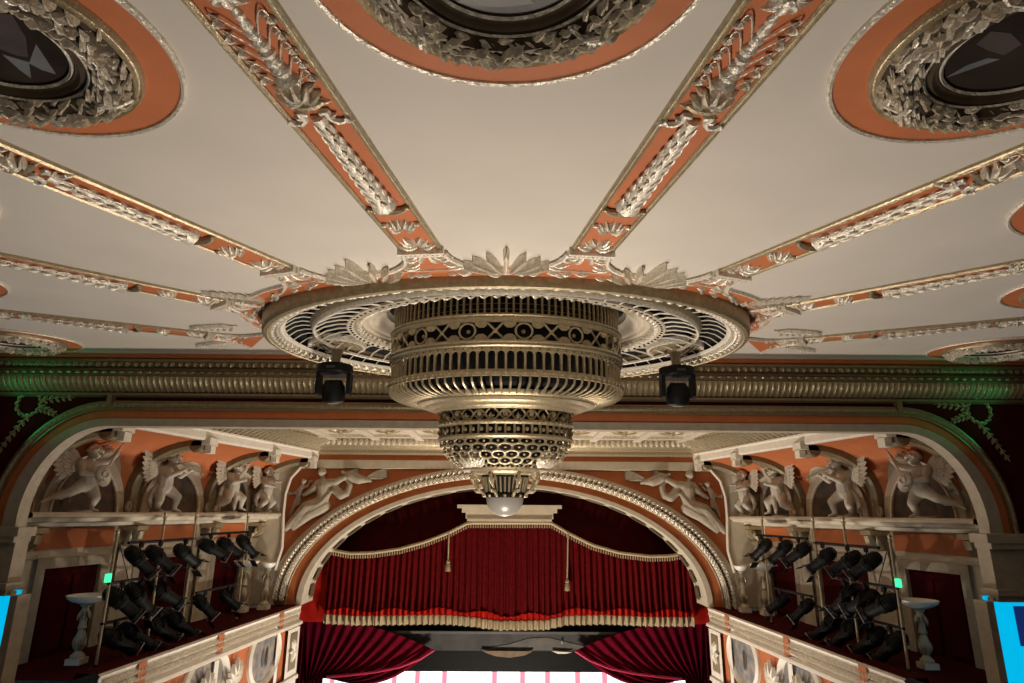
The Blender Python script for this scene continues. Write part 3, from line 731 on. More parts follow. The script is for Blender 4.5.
# ================================================================== VESTIBULE SIDES
def bw(Y): return 7.5-.19*(Y-10.1)
def bm_(Y): return 6.2-.2*(Y-10.3)
def pp(Y): return 5.6-.09*(Y-10.2)
YB = 16.5
RIBY = [10.15, 12.25, 14.5, 16.25]
ZL = -.06; ZB0, ZB1 = 1.30, 1.48
def along(s, base, prof, Y0, Y1, n=1):
    rows = []
    for i in range(n+1):
        Y = Y0+(Y1-Y0)*i/n; rows.append([Vector((s*(base(Y)+dx), Y, z)) for dx, z in prof])
    return MB().grid(rows)
def cove_x(Y, z):
    t = max(0, min(1, (z-.35)/(ZB0-.35))); ph = math.asin(t); return bw(Y)+(bm_(Y)-bw(Y))*(1-math.cos(ph))
for s in (-1, 1):
    nm = SIDE[s]
    ws = empty('wall_stage_'+nm, (s*7, 13, -3), 'side wall beside the stage with arched bays above the boxes, %s' % nm, 'wall', kind='structure')
    part(along(s, bw, [(0, .5), (0, -6)], 9.55, YB+.2), 'wall_field', 'cream', ws, False)
    # orange cove with lunettes cut in
    bays = [((RIBY[i]+RIBY[i+1])/2, (RIBY[i+1]-RIBY[i])/2-.20) for i in range(3)]
    H = 1.04
    mb = MB(); cols = []
    NY = 90
    for i in range(NY+1):
        Y = 9.6+(YB-9.6)*i/NY; zl = .35
        for yc, rw in bays:
            if abs(Y-yc) < rw: zl = max(zl, ZL+H*math.sqrt(1-((Y-yc)/rw)**2))
        t0 = math.asin(min(1, (zl-.35)/(ZB0-.35))); row = []
        for j in range(11):
            ph = t0+(PI/2-t0)*j/10; row.append(Vector((s*(bw(Y)+(bm_(Y)-bw(Y))*(1-math.cos(ph))), Y, .35+(ZB0-.35)*math.sin(ph))))
        cols.append(row)
    part(mb.grid(cols), 'cove', 'orange', ws)
    for yc, rw in bays:
        rows = []; ring = []
        for j in range(21):
            a = PI*j/20; Y = yc-rw*math.cos(a); z = ZL+H*math.sin(a)
            rows.append([Vector((s*(cove_x(Y, z)-.015), Y, z)), Vector((s*(bw(Y)-.01), Y, z))])
        part(MB().grid(rows), 'lunette_reveal', 'cream', ws)
        k = .80
        A = [Vector((s*(bw(yc-rw*math.cos(PI*j/20))-.012), yc-rw*math.cos(PI*j/20), ZL+H*math.sin(PI*j/20))) for j in range(21)]
        B = [Vector((s*(bw(yc-rw*k*math.cos(PI*j/20))-.012), yc-rw*k*math.cos(PI*j/20), ZL+H*k*math.sin(PI*j/20))) for j in range(21)]
        part(MB().band(A, B, (s*-.05, 0, 0)), 'lunette_surround', 'cream', ws, False)
        part(MB().tube([v+Vector((s*-.06, 0, 0)) for v in B], .022, 6), 'lunette_edge', 'silver_gilt', ws)
        pn = part(MB().prism([v+Vector((s*-.012, 0, 0)) for v in B], (s*-.004, 0, 0)), 'lunette_painting', 'painting_scene', ws, False)
        for q in range(5):
            cy = yc+rw*k*random.uniform(-.6, .6); cz = ZL+H*k*random.uniform(.15, .5); rr = random.uniform(.05, .11)
            part(MB().prism([Vector((s*(bw(cy)-.018), cy+rr*math.cos(t)*random.uniform(.7, 1.2), cz+1.7*rr*math.sin(t))) for t in [i*PI/4 for i in range(8)]], (s*-.003, 0, 0)), 'painted_figure', random.choice(('skin_paint', 'painting_blue', 'painting_dark')), pn, False)
    # ribs over the cove
    for yk in RIBY:
        path = [(bw(yk), ZL), (bw(yk), .15)]+[(bw(yk)+(bm_(yk)-bw(yk))*(1-math.cos(ph)), .35+(ZB0-.35)*math.sin(ph)) for ph in [PI/2*j/12 for j in range(13)]]
        rows = []
        for i, (x, z) in enumerate(path):
            a = path[max(i-1, 0)]; b = path[min(i+1, len(path)-1)]; d = Vector((b[0]-a[0], b[1]-a[1])).normalized(); n = Vector((-d.y, d.x)) if True else d
            if n.x > 0: n = -n
            if n.y > .05: n = n
            if i > 1 and n.y > 0: n = -n
            rows.append([Vector((s*(x+n.x*h), yk+w_, z+n.y*h)) for w_, h in ((-.17, -.03), (-.17, .10), (-.12, .14), (-.06, .10), (.06, .10), (.12, .14), (.17, .10), (.17, -.03))])
        rb = part(MB().grid(rows).add(rows[-1], [tuple(range(8))]), 'cove_rib', 'olive', ws)
        part(MB().tube([(r_[3]+r_[4])/2 for r_ in rows], .035, 6), 'rib_roll', 'old_gold', rb)
        mb = MB().lathe([(0, -.17), (.10, -.17), (.135, -.14), (.12, 0), (.135, .14), (.10, .17), (0, .17)], 18, Matrix.Translation((s*(bm_(yk)+.10), yk, ZB0-.10)) @ Matrix.Rotation(PI/2, 4, 'X'))
        part(mb, 'rib_volute', 'olive', rb)
        mb = MB().box((s*(bm_(yk)-.06), yk, ZB0-.02), (.2, .34, .14)).box((s*(bm_(yk)-.1), yk, ZB0-.16), (.12, .2, .16)); part(mb, 'rib_block', 'white', rb, False)
        # carved niche base behind each statue
        mb = MB().tube([(s*(bw(yk)-.1), yk-.2+.07*math.cos(t)*(1-t/14), .05+.1*math.sin(t)*(1-t/14)) for t in [i*.6 for i in range(12)]], .03, 6)
        part(mb, 'rib_scroll', 'stone', rb)
    # beam and fluted cornice over it
    part(along(s, bm_, [(.05, ZB0), (-.10, ZB0), (-.12, ZB0+.03), (-.12, ZB1-.02), (-.16, ZB1), (-.16, ZB1+.03), (-.05, ZB1+.04)], 9.6, YB, 1), 'beam', 'white', ws, False)
    fl_ = [(-.10, ZB1+.03), (-.16, ZB1+.10), (-.26, ZB1+.18), (-.42, ZB1+.25), (-.60, ZB1+.29), (-.62, ZB1+.34)]
    part(along(s, bm_, fl_, 9.6, YB, 1), 'fluted_cornice', 'gold', ws)
    mb = MB(); n = 40
    for i in range(n):
        Y = 9.7+(YB-9.7)*i/n; mb.tube([(s*(bm_(Y)+dx-.01), Y, z-.012) for dx, z in fl_[:5]], [.03, .055, .06, .055, .03], 6)
    part(mb, 'flute', 'gold', ws, kind='stuff')
    # ledge carrying the statues
    LD = [(0, ZL+.02), (-.64, ZL+.02), (-.66, ZL-.01), (-.66, ZL-.05), (-.60, ZL-.07), (-.57, ZL-.12), (-.30, ZL-.15), (-.28, ZL-.20), (0, ZL-.22)]
    lg = part(along(s, bw, LD, 9.6, YB, 1), 'ledge', 'cream', ws, False)
    # frieze: orange panels, corbels, pilasters, doors of the boxes
    for i in range(3):
        ya, yb = RIBY[i]+.28, RIBY[i+1]-.28
        part(along(s, bw, [(0, ZL-.24), (-.03, ZL-.24), (-.03, ZL-.56), (0, ZL-.56)], ya, yb), 'frieze_panel', 'orange', ws, False)
    for yk in RIBY:
        x = bw(yk); mb = MB().box((s*(x-.16), yk, ZL-.26), (.34, .36, .08))
        mb.tube([(s*(x-.26), yk, ZL-.30), (s*(x-.24), yk, ZL-.40), (s*(x-.12), yk, ZL-.50), (s*(x-.05), yk, ZL-.56)], [.10, .11, .09, .05], 8)
        for q in (-1, 0, 1): mb.leaf((s*(x-.10), yk+.1*q, ZL-.56), (s*-.4, .2*q, .9), (s*-1, 0, -.3), .26, .07, .05, 4, 1)
        part(mb, 'corbel', 'gold', ws)
        part(along(s, bw, [(0, ZL-.56), (-.10, ZL-.56), (-.10, -2.5), (0, -2.5)], yk-.2, yk+.2), 'pilaster', 'cream', ws, False)
        part(along(s, bw, [(0, ZL-.58), (-.13, ZL-.58), (-.15, ZL-.62), (-.13, ZL-.68), (0, ZL-.70)], yk-.24, yk+.24), 'pilaster_capital', 'cream', ws, False)
    for i in range(3):
        ya, yb = RIBY[i]+.42, RIBY[i+1]-.42
        if i == 0:
            p_ = onp(41, 569, (-bw(10.1), 10.1, 0), (1, -.19, 0)); q_ = onp(98, 563, (-bw(10.1), 10.1, 0), (1, -.19, 0)); ya, yb, zd = p_.y, q_.y, p_.z
        d = empty('door_%d' % (i+1+(3 if s > 0 else 0)), (s*bw(ya), ya, -2.5), 'dark red %s doorway behind the %s box' % (('nearest', 'middle', 'farthest')[i], nm), 'doorway', kind='structure')
        part(along(s, bw, [(-.01, zd), (-.01, -2.5)], ya, yb), 'door_panel', 'dark_red', d, False)
        for (u0, u1, w0, w1, nn) in ((ya-.16, ya, zd+.16, -2.5, 'door_jamb'), (yb, yb+.16, zd+.16, -2.5, 'door_jamb'), (ya, yb, zd+.16, zd, 'door_head')):
            part(along(s, bw, [(0, w0), (-.07, w0), (-.07, w1), (0, w1)], u0, u1), nn, 'stone', d, False)
        ym = (ya+yb)/2
        for u0, u1 in ((ya+.08, ym-.05), (ym+.05, yb-.08)):
            part(along(s, bw, [(-.01, zd-.12), (-.035, zd-.14), (-.035, -2.2), (-.01, -2.22)], u0, u1), 'door_leaf', 'dark_red', d, False)
    # box floor and parapet
    bx = empty('box_parapet', (s*5.3, 13, -6), 'white and gilt parapet of the %s stage box with oval paintings' % nm, 'parapet')
    zf = -2.25
    rows = [[Vector((s*(pp(Y)-.04), Y, zf+.06)), Vector((s*(pp(Y)+.25), Y, zf+.07)), Vector((s*(pp(Y)+.28), Y, zf-.02)), Vector((s*(bw(Y)-.005), Y, zf-.02))] for Y in (9.6, YB-.1)]
    part(MB().grid(rows), 'velvet_top', 'dark_red', bx, False)
    part(along(s, pp, [(-.05, zf+.055), (-.09, zf+.03), (-.07, zf), (-.05, zf-.27), (-.09, zf-.29), (-.14, zf-.31), (-.15, zf-.36), (-.10, zf-.39), (-.03, zf-.42), (0, zf-.42)], 9.6, YB-.05), 'rail', 'white', bx, False)
    mb = MB()
    for i in range(88):
        Y = 9.7+(YB-9.8)*i/88; x = pp(Y)-.072
        for q in (-1, 1): mb.leaf((s*x, Y, zf-.14+.015*q), (0, .8*q, .9*q+.2), (s*-1, 0, 0), .115, .034, .05, 3, 1)
    part(mb, 'frieze_foliage', 'silver_gilt', bx, kind='stuff')
    part(along(s, pp, [(0, zf-.4), (0, zf-2.6)], 9.6, YB-.05), 'panel_field', 'orange', bx, False)
    part(along(s, pp, [(-.10, zf-1.45), (-.14, zf-1.47), (-.15, zf-1.55), (-.03, zf-1.62)], 9.6, YB-.05), 'lower_rail', 'white', bx, False)
    spots = []
    for px, py in ((204, 686), (263, 655)):
        c = onp(px, py, (-pp(10.2), 10.2, 0), (1, -.09, 0)); spots.append(c.y)
        rr = .78 if px < 220 else .74
        def ovl(f, dx): return [Vector((s*(pp(c.y+rr*f*math.cos(t))-dx), c.y+rr*f*math.cos(t), c.z+.62*f*math.sin(t))) for t in [2*PI*i/28 for i in range(28)]]
        fr = part(MB().grid([[a, b, c_, d_, e_] for a, b, c_, d_, e_ in zip(ovl(1, 0), ovl(1, .06), ovl(.92, .10), ovl(.84, .05), ovl(.80, .01))], True), 'painting_frame', 'white', bx)
        part(MB().prism(ovl(.82, .012), (s*-.004, 0, 0)), 'oval_painting', 'painting_blue', bx, False)
        for q in range(3):
            cy = c.y+rr*random.uniform(-.35, .35); part(MB().prism([Vector((s*(pp(cy)-.018), cy+.09*math.cos(t), c.z-.05+.2*math.sin(t))) for t in [i*PI/4 for i in range(8)]], (s*-.003, 0, 0)), 'painted_figure', 'collar' if q else 'skin_paint', fr, False)
    # cartouches, pilaster strips and end pier
    for Yc in (spots[1]-1.35, 11.6, 14.0 if abs(spots[1]-1.35-14) > .8 else 12.4):
        zc_ = zf-.75; mb = MB()
        for q in range(-3, 4): mb.leaf((s*(pp(Yc)-.03), Yc, zc_-.25), (s*-.15, .42*q, 1-.1*abs(q)), (s*-1, 0, 0), .5-.04*abs(q), .09, .08, 5, 0, .05)
        mb.ell((s*(pp(Yc)-.05), Yc, zc_-.28), (.07, .16, .12), 10, 5)
        part(mb, 'cartouche', 'white', bx)
    for Yc in (10.5, 12.75, 15.35):
        part(along(s, pp, [(-.01, zf+.03), (-.10, zf+.03), (-.10, zf-.28), (-.01, zf-.28)], Yc-.1, Yc+.1), 'pedestal_block', 'orange', bx, False)
        part(along(s, pp, [(0, zf-.42), (-.07, zf-.42), (-.07, zf-1.45), (0, zf-1.45)], Yc-.08, Yc+.08), 'panel_strip', 'white', bx, False)
    ye = YB-.45
    part(along(s, pp, [(0, zf-.42), (-.10, zf-.42), (-.10, zf-3), (0, zf-3)], ye-.28, ye+.38), 'end_pier', 'white', bx, False)
    part(along(s, pp, [(-.10, zf-.5), (-.115, zf-.52), (-.115, zf-1.3), (-.10, zf-1.32)], ye-.14, ye+.24), 'end_panel', 'old_gold', bx, False)
    part(along(s, pp, [(0, zf-.42), (-.03, zf-.42), (-.03, zf-1.45), (0, zf-1.45)], ye-.5, ye-.28), 'end_strip', 'orange', bx, False)
    mb = MB()
    for q in range(8):
        a = q*PI/4; mb.leaf((s*(pp(ye)-.12), ye+.05, zf-.9), (0, math.cos(a)*.6, math.sin(a)), (s*-1, 0, 0), .26, .06, .05, 4, 1)
    part(mb, 'end_rosette', 'white', bx)
    # a lower red box curtain under the parapet
    rows = []
    for i in range(60):
        Y = 10+(YB-10.6)*i/59; dx = .25+.05*math.sin(i*1.9); rows.append([Vector((s*(pp(Y)+dx), Y, zf-1.55)), Vector((s*(pp(Y)+dx), Y, zf-3.2))])
    o = part(MB().grid(rows), 'box_curtain', 'crimson', bx)
# ================================================================== VESTIBULE CEILING
vc = empty('ceiling.001', (0, 13, 1.9), 'gilded coffered ceiling of the stage portal behind the chandelier', 'ceiling', kind='structure')
ZV = ZB1+.33
part(MB().box((0, 13.1, ZV+.06), (14.4, 7.3, .1)), 'ceiling_field', 'cream', vc, False)
for j, y in enumerate((10.6, 12.2, 13.8, 15.4)):
    part(MB().box((0, y, ZV-.02), (11.2, .22, .08)), 'ceiling_beam', 'silver_gilt', vc, False)
for i in range(9):
    x = -4.4+1.1*i
    part(MB().box((x, 13, ZV-.02), (.2, 6.9, .07)), 'ceiling_beam', 'silver_gilt', vc, False)
for j, y in enumerate((11.4, 13.0, 14.6)):
    for i in range(8):
        x = -3.85+1.1*i; mb = MB()
        for q in range(8):
            a = q*PI/4; mb.leaf((x, y, ZV+.01), (math.cos(a), math.sin(a), 0), (0, 0, -1), .32, .09, .05, 4, 1)
        mb.ell((x, y, ZV-.03), (.07, .07, .05), 8, 4)
        part(mb, 'coffer_rosette', 'gold', vc)
mb = MB()
for i in range(26):
    x = -4.9+9.8*i/25
    for q in (-1, 1): mb.leaf((x, 15.85, ZV+.01), (q, random.uniform(-.4, .4), 0), (0, 0, -1), .28, .07, .06, 4, 1)
part(mb, 'foliage_band', 'gold', vc, kind='stuff')
# ================================================================== INNER PROSCENIUM WALL
wp = empty('wall_proscenium', (0, YB, -3), 'orange inner proscenium wall with a wide gilded elliptical arch', 'wall', kind='structure')
XB = 6.6
def yp(q, px=330): return onY(px, q, YB).z
xpart([(YB-.55, ZV+.01), (YB-.55, yp(439)+.06), (YB-.5, yp(440)+.02), (YB-.42, yp(440))], 'cornice_top', 'white', wp, -5.2, 5.2)
xpart([(YB-.42, yp(439.5)), (YB-.40, yp(443)), (YB-.33, yp(446.5)), (YB-.25, yp(447))], 'bead_bed', 'gold', wp, -5.2, 5.2)
mb = MB(); n = 74
for i in range(n):
    x = -5.1+10.2*i/(n-1); mb.ell((x, YB-.42, yp(443.2)), (.05, .06, .085), 7, 5)
part(mb, 'bead_row', 'silver_gilt', wp, kind='stuff')
xpart([(YB-.25, yp(447)), (YB-.22, yp(449)), (YB-.15, yp(450)), (YB-.14, yp(453)), (YB-.06, yp(454.5)), (YB-.03, yp(455))], 'cornice_moulding', 'gold', wp, -5.2, 5.2)
xpart([(YB-.03, yp(454.8)), (YB-.03, yp(459.8))], 'painted_band', 'orange', wp, -5.3, 5.3)
xpart([(YB-.03, yp(459.8)), (YB-.08, yp(460)), (YB-.09, yp(468)), (YB-.02, yp(468.6))], 'plaster_band', 'cream', wp, -5.4, 5.4)
zs_ = onY(302, 602, YB).z
ai, ti = abs(onY(302.5, 599, YB).x), onY(508, 487, YB).z
ao, to = abs(onY(268, 599, YB).x), onY(508, 466, YB).z
def earch(f, Y, n=48, pw=1.0):
    a = ai+(ao-ai)*f; h = (ti+(to-ti)*f)-zs_
    return [Vector((-a, Y, zs_-.06))]+[Vector((-a*math.cos(PI*i/n), Y, zs_+h*math.sin(PI*i/n))) for i in range(n+1)]+[Vector((a, Y, zs_-.06))]
A = earch(1, YB); Bt = [Vector((-XB-.6, YB, v.z)) if i == 0 else Vector((XB+.6, YB, v.z)) if i == len(A)-1 else Vector((max(-XB-.6, min(XB+.6, v.x*1.35)), YB, max(v.z, yp(458)) if abs(v.x*1.35) < XB else v.z)) for i, v in enumerate(A)]
Bt = []
for i, v in enumerate(A):
    if i in (0, len(A)-1): Bt.append(Vector((math.copysign(7.2, v.x), YB, v.z))); continue
    th = PI*(i-1)/48; c_, s_ = math.cos(th), math.sin(th); hh = yp(456)-zs_; k = min(7.2/max(1e-6, abs(c_)), hh/max(1e-6, s_)); Bt.append(Vector((-k*c_, YB, zs_+k*s_)))
part(MB().band(A, Bt, (0, .15, 0)), 'spandrel_field', 'orange', wp, False)
for f0, f1, dy, th_, nm_, mt_ in ((1, .82, -.08, .3, 'outer_archivolt', 'cream'), (.82, .46, -.01, .3, 'leaf_bed', 'bronze'), (.46, .16, -.03, .3, 'painted_archivolt', 'orange'), (.16, 0, -.07, .4, 'inner_archivolt', 'cream')):
    part(MB().band(earch(f0, YB+dy), earch(f1, YB+dy), (0, th_, 0)), nm_, mt_, wp, False)
for f, r, mt_ in ((.80, .018, 'old_gold'), (.47, .018, 'old_gold')):
    part(MB().tube(earch(f, YB-.05), r, 6), 'arch_roll', mt_, wp)
mb = MB(); n = 120
for i in range(n):
    th = PI*(i+.5)/n
    for f, sg in ((.73, 1), (.64, -1), (.54, 1)):
        a = ai+(ao-ai)*f; h = (ti+(to-ti)*f)-zs_; b = Vector((-a*math.cos(th), YB-.02, zs_+h*math.sin(th))); t = Vector((a*math.sin(th), 0, h*math.cos(th))).normalized(); nn = Vector((-t.z, 0, t.x))
        mb.leaf(b+Vector((0, -.03, 0)), t+nn*.7*sg, (0, -1, 0), .19, .06, .10, 3, 1)
part(mb, 'leaf_moulding', 'silver_gilt', wp, kind='stuff')
# coffered soffit
so = part(MB().grid([earch(0, YB+.3), earch(-.02, YB+.8)]), 'arch_soffit', 'cream', wp)
for i in range(22):
    t0, t1 = PI*(i+.12)/22, PI*(i+.88)/22
    def sp(th, Y, f=-.06): a = ai+(ao-ai)*f; h = (ti+(to-ti)*f)-zs_; return Vector((-a*math.cos(th), Y, zs_+h*math.sin(th)))
    part(MB().grid([[sp(t0, YB+.38), sp(t1, YB+.38)], [sp(t0, YB+.72), sp(t1, YB+.72)]]), 'coffer_panel', 'bronze', so, False)
# plain cream piers between the side walls and the arch
for s in (-1, 1):
    q = [(262, 462), (312, 462), (301, 467), (291, 478), (285.5, 494), (283.5, 512), (283, 530), (282, 548), (275, 570), (266, 604), (240, 604), (240, 462)]
    v = [onY(x, y, YB-.10) for x, y in q]; v = [V_(a.x*-s, a.y, a.z) for a in v] if False else [Vector((a.x*-s, a.y, a.z)) for a in v]
    part(MB().prism(v, (0, .09, 0)), 'corner_pier', 'cream', wp, False)
    part(MB().tube([Vector((a.x, a.y-.01, a.z)) for a in v[1:9]], .04, 6), 'panel_edge', 'white', wp)
# ================================================================== STATUES AND RELIEFS
def cap(mb, a, b, ra, rb, n=10):
    a, b = Vector(a), Vector(b); d = (b-a); L = d.length or 1e-4; pts = []; rs = []
    for t, r in ((-1, .02), (-.8, .6), (-.45, .89), (0, 1)): pts.append(a+d/L*ra*t); rs.append(ra*r)
    for t, r in ((0, 1), (.45, .89), (.8, .6), (1, .02)): pts.append(b+d/L*rb*t); rs.append(rb*r)
    mb.tube(pts, rs, n)
def chain(mb, pts, rs):
    for i in range(len(pts)-1): cap(mb, pts[i], pts[i+1], rs[i], rs[i+1])
def remesh(mb, name, m, voxel, parent=None, smooth_it=1):
    o = mb.obj(name, m, None, True)
    md = o.modifiers.new('r', 'REMESH'); md.mode = 'VOXEL'; md.voxel_size = voxel; md.use_smooth_shade = True
    sm = o.modifiers.new('s', 'SMOOTH'); sm.factor = .5; sm.iterations = smooth_it
    bpy.context.view_layer.update(); dg = bpy.context.evaluated_depsgraph_get()
    me = bpy.data.meshes.new_from_object(o.evaluated_get(dg)); me.name = name
    me.polygons.foreach_set('use_smooth', [True]*len(me.polygons))
    if not me.materials: me.materials.append(MAT[m])
    old = o.data; bpy.data.objects.remove(o); return me
def hand(mb, w_, d, r=.03):
    w_ = Vector(w_); d = Vector(d).normalized(); sd = d.cross(Vector((.2, -1, .1))).normalized()
    cap(mb, w_, w_+d*.05, r*.8, r*.9, 8)
    for k in range(4):
        b = w_+d*.06+sd*(k-1.5)*.02; e = b+d*(.05-.006*abs(k-1.5))+Vector((0, -.012, -.01)); cap(mb, b, e, .011, .010, 6)
    b = w_+d*.02-sd*.03; cap(mb, b, b+(d-sd*.6).normalized()*.05, .012, .010, 6)
def head(mb, c, look=(0, -1, 0), r=.112):
    c = Vector(c); f = Vector(look).normalized(); up = Vector((0, 0, 1)); sd = f.cross(up).normalized(); up = sd.cross(f)
    M = Matrix((sd, f, up)).transposed()
    mb.ell(c, (r*.86, r*.98, r*1.05), 12, 8, M); mb.ell(c+f*r*.35-up*r*.45, (r*.6, r*.55, r*.55), 10, 6, M)
    cap(mb, c+f*r*.92+up*r*.12, c+f*r*1.12-up*r*.18, r*.12, r*.17, 6)                 # nose
    cap(mb, c+f*r*.86-up*r*.48-sd*r*.22, c+f*r*.86-up*r*.48+sd*r*.22, r*.1, r*.1, 6)   # mouth
    for q in (-1, 1):
        mb.ell(c+f*r*.80+sd*q*r*.36+up*r*.14, (r*.17, r*.12, r*.1), 8, 5, M); mb.ell(c+sd*q*r*.88, (r*.12, r*.25, r*.3), 8, 5, M)
        cap(mb, c+f*r*.88+sd*q*r*.15+up*r*.32, c+f*r*.75+sd*q*r*.55+up*r*.3, r*.1, r*.08, 6)
    for i in range(46):                                                              # curls
        a = random.uniform(0, 2*PI); e = random.uniform(-.1, 1.35); v = sd*math.cos(a)*math.cos(e)+f*(math.sin(a)*math.cos(e)*.8-.42)+up*math.sin(e)
        mb.ell(c+v.normalized()*r*.98, (r*.24, r*.24, r*.24), 7, 5)
def putto(p):
    mb = MB(); pel, che, nek = Vector(p['pelvis']), Vector(p['chest']), Vector(p['neck'])
    chain(mb, [pel, pel.lerp(che, .5)+Vector((0, -.02, 0)), che, nek], [.145, .14, .14, .06])
    chain(mb, [nek, Vector(p['head'])], [.05, .05]); head(mb, p['head'], p.get('look', (0, -1, -.1)))
    for sh, el, wr, hd in (p['arm1'], p['arm2']):
        chain(mb, [che.lerp(nek, .4), sh, el, wr], [.08, .066, .054, .038]); hand(mb, wr, hd)
    for hp, kn, an, to in (p['leg1'], p['leg2']):
        chain(mb, [pel, hp, kn, an], [.12, .112, .078, .044]); chain(mb, [an, to], [.036, .024])
        an = Vector(an); to = Vector(to)
        mb.ell(Vector(kn).lerp(an, .35)+Vector((0, .012, 0)), (.062, .064, .085), 8, 6)
        for k in range(3): cap(mb, to+Vector(((k-1)*.016, 0, 0)), to+(to-an).normalized()*.02+Vector(((k-1)*.018, 0, 0)), .011, .009, 5)
    for k in range(9):                                                               # sash folds around the hips
        a = -2.6+k*.62; b = a+.9
        cap(mb, pel+Vector((.135*math.cos(a), .12*math.sin(a), .05-.018*k)), pel+Vector((.135*math.cos(b), .12*math.sin(b), .03-.022*k)), .024, .022, 6)
    chain(mb, p['drape'], [.045, .055, .05, .03][:len(p['drape'])])
    return mb
def wing_mesh(root, tip, up, th=.03):
    """feathered wing: overlapping blade feathers from a shoulder arm"""
    mb = MB(); root, tip, up = Vector(root), Vector(tip), Vector(up); ax = tip-root; L = ax.length; d = ax.normalized(); nrm = d.cross(up).normalized(); dn = nrm.cross(d).normalized()
    if dn.dot(up) > 0: dn = -dn
    for off, ln, n, sp in ((0, 1.0, 9, .155), (.018, .66, 8, .17), (.034, .38, 6, .22)):
        for k in range(n):
            an = k*sp-.06; dr = d*math.cos(an)+dn*math.sin(an); l = L*ln*(1-.045*k)
            for sg in (1, -1): mb.petal(root+dr*.03+nrm*off*sg, dr, nrm*sg, l, L*.105, th*.7, 5)
    mb.tube([root, root+d*L*.5-dn*L*.03, root+d*L*.93-dn*L*.0], [.05, .04, .02], 8)
    return mb
V = Vector
POSE = [
 dict(pelvis=(.02, 0, .44), chest=(-.02, 0, .69), neck=(0, -.02, .82), head=(.03, -.06, .94), look=(.35, -1, -.15),
  arm1=((.14, -.02, .77), (.26, -.12, .82), (.33, -.17, .93), (.3, 0, 1)), arm2=((-.15, -.02, .76), (-.2, -.16, .60), (-.02, -.24, .57), (1, -.2, 0)),
  leg1=((.09, 0, .41), (.14, -.10, .23), (.15, 0, .05), (.2, -.10, .025)), leg2=((-.07, 0, .41), (-.24, -.03, .30), (-.46, .10, .20), (-.56, .08, .14)),
  drape=[V((.1, .05, .8)), V((.2, .04, .92)), V((.33, .02, .97)), V((.42, .0, .93))], w=((-.08, .09, .74), (-.62, -.10, 1.16)), w2=((.1, .1, .8), (.36, .06, 1.12)), inst='lute'),
 dict(pelvis=(-.02, 0, .46), chest=(-.04, -.01, .72), neck=(.01, -.03, .85), head=(.06, -.07, .96), look=(.75, -.8, -.1),
  arm1=((.11, -.04, .79), (.12, -.22, .66), (.26, -.26, .76), (.7, 0, .3)), arm2=((-.16, -.02, .78), (-.12, -.20, .64), (.08, -.28, .75), (.7, -.1, .3)),
  leg1=((.07, 0, .42), (.20, -.12, .28), (.24, -.02, .06), (.31, -.10, .025)), leg2=((-.09, 0, .42), (-.16, -.10, .22), (-.08, .03, .05), (-.06, -.10, .025)),
  drape=[V((-.12, .02, .5)), V((-.22, .03, .38)), V((-.26, .04, .22)), V((-.2, .05, .1))], w=((-.08, .09, .76), (-.58, -.10, 1.24)), w2=((.08, .12, .82), (.3, .08, 1.16)), inst='flute'),
 dict(pelvis=(0, 0, .44), chest=(.0, -.02, .69), neck=(.02, -.03, .82), head=(.04, -.07, .93), look=(.2, -1, .1),
  arm1=((.14, -.02, .78), (.26, -.06, .92), (.27, -.12, 1.07), (-.1, 0, 1)), arm2=((-.14, -.02, .77), (-.14, -.16, .62), (.04, -.24, .66), (1, 0, .3)),
  leg1=((.09, 0, .41), (.20, -.14, .30), (.28, -.02, .10), (.36, -.08, .06)), leg2=((-.08, 0, .41), (-.20, -.12, .25), (-.32, .04, .12), (-.40, -.02, .05)),
  drape=[V((.0, -.1, .45)), V((.02, -.13, .33)), V((.0, -.12, .18)), V((.02, -.1, .05))], w=((-.08, .09, .76), (-.54, -.10, 1.24)), w2=((.1, .14, .8), (.36, .22, 1.08)), inst='garland'),
 dict(pelvis=(.02, 0, .44), chest=(.02, -.02, .70), neck=(.0, -.03, .83), head=(-.02, -.08, .94), look=(-.3, -1, -.2),
  arm1=((.16, -.02, .78), (.24, -.16, .66), (.10, -.26, .62), (-1, 0, 0)), arm2=((-.14, -.02, .77), (-.2, -.16, .64), (-.04, -.26, .60), (1, 0, 0)),
  leg1=((.09, 0, .41), (.16, -.12, .25), (.10, -.0, .06), (.14, -.1, .025)), leg2=((-.07, 0, .41), (-.12, -.14, .26), (-.20, .0, .08), (-.2, -.1, .04)),
  drape=[V((-.1, .03, .5)), V((-.2, .03, .4)), V((-.26, .02, .28)), V((-.24, .0, .16))], w=((-.08, .09, .76), (-.54, -.10, 1.20)), w2=((.1, .1, .8), (.48, .04, 1.12)), inst='pipes')]
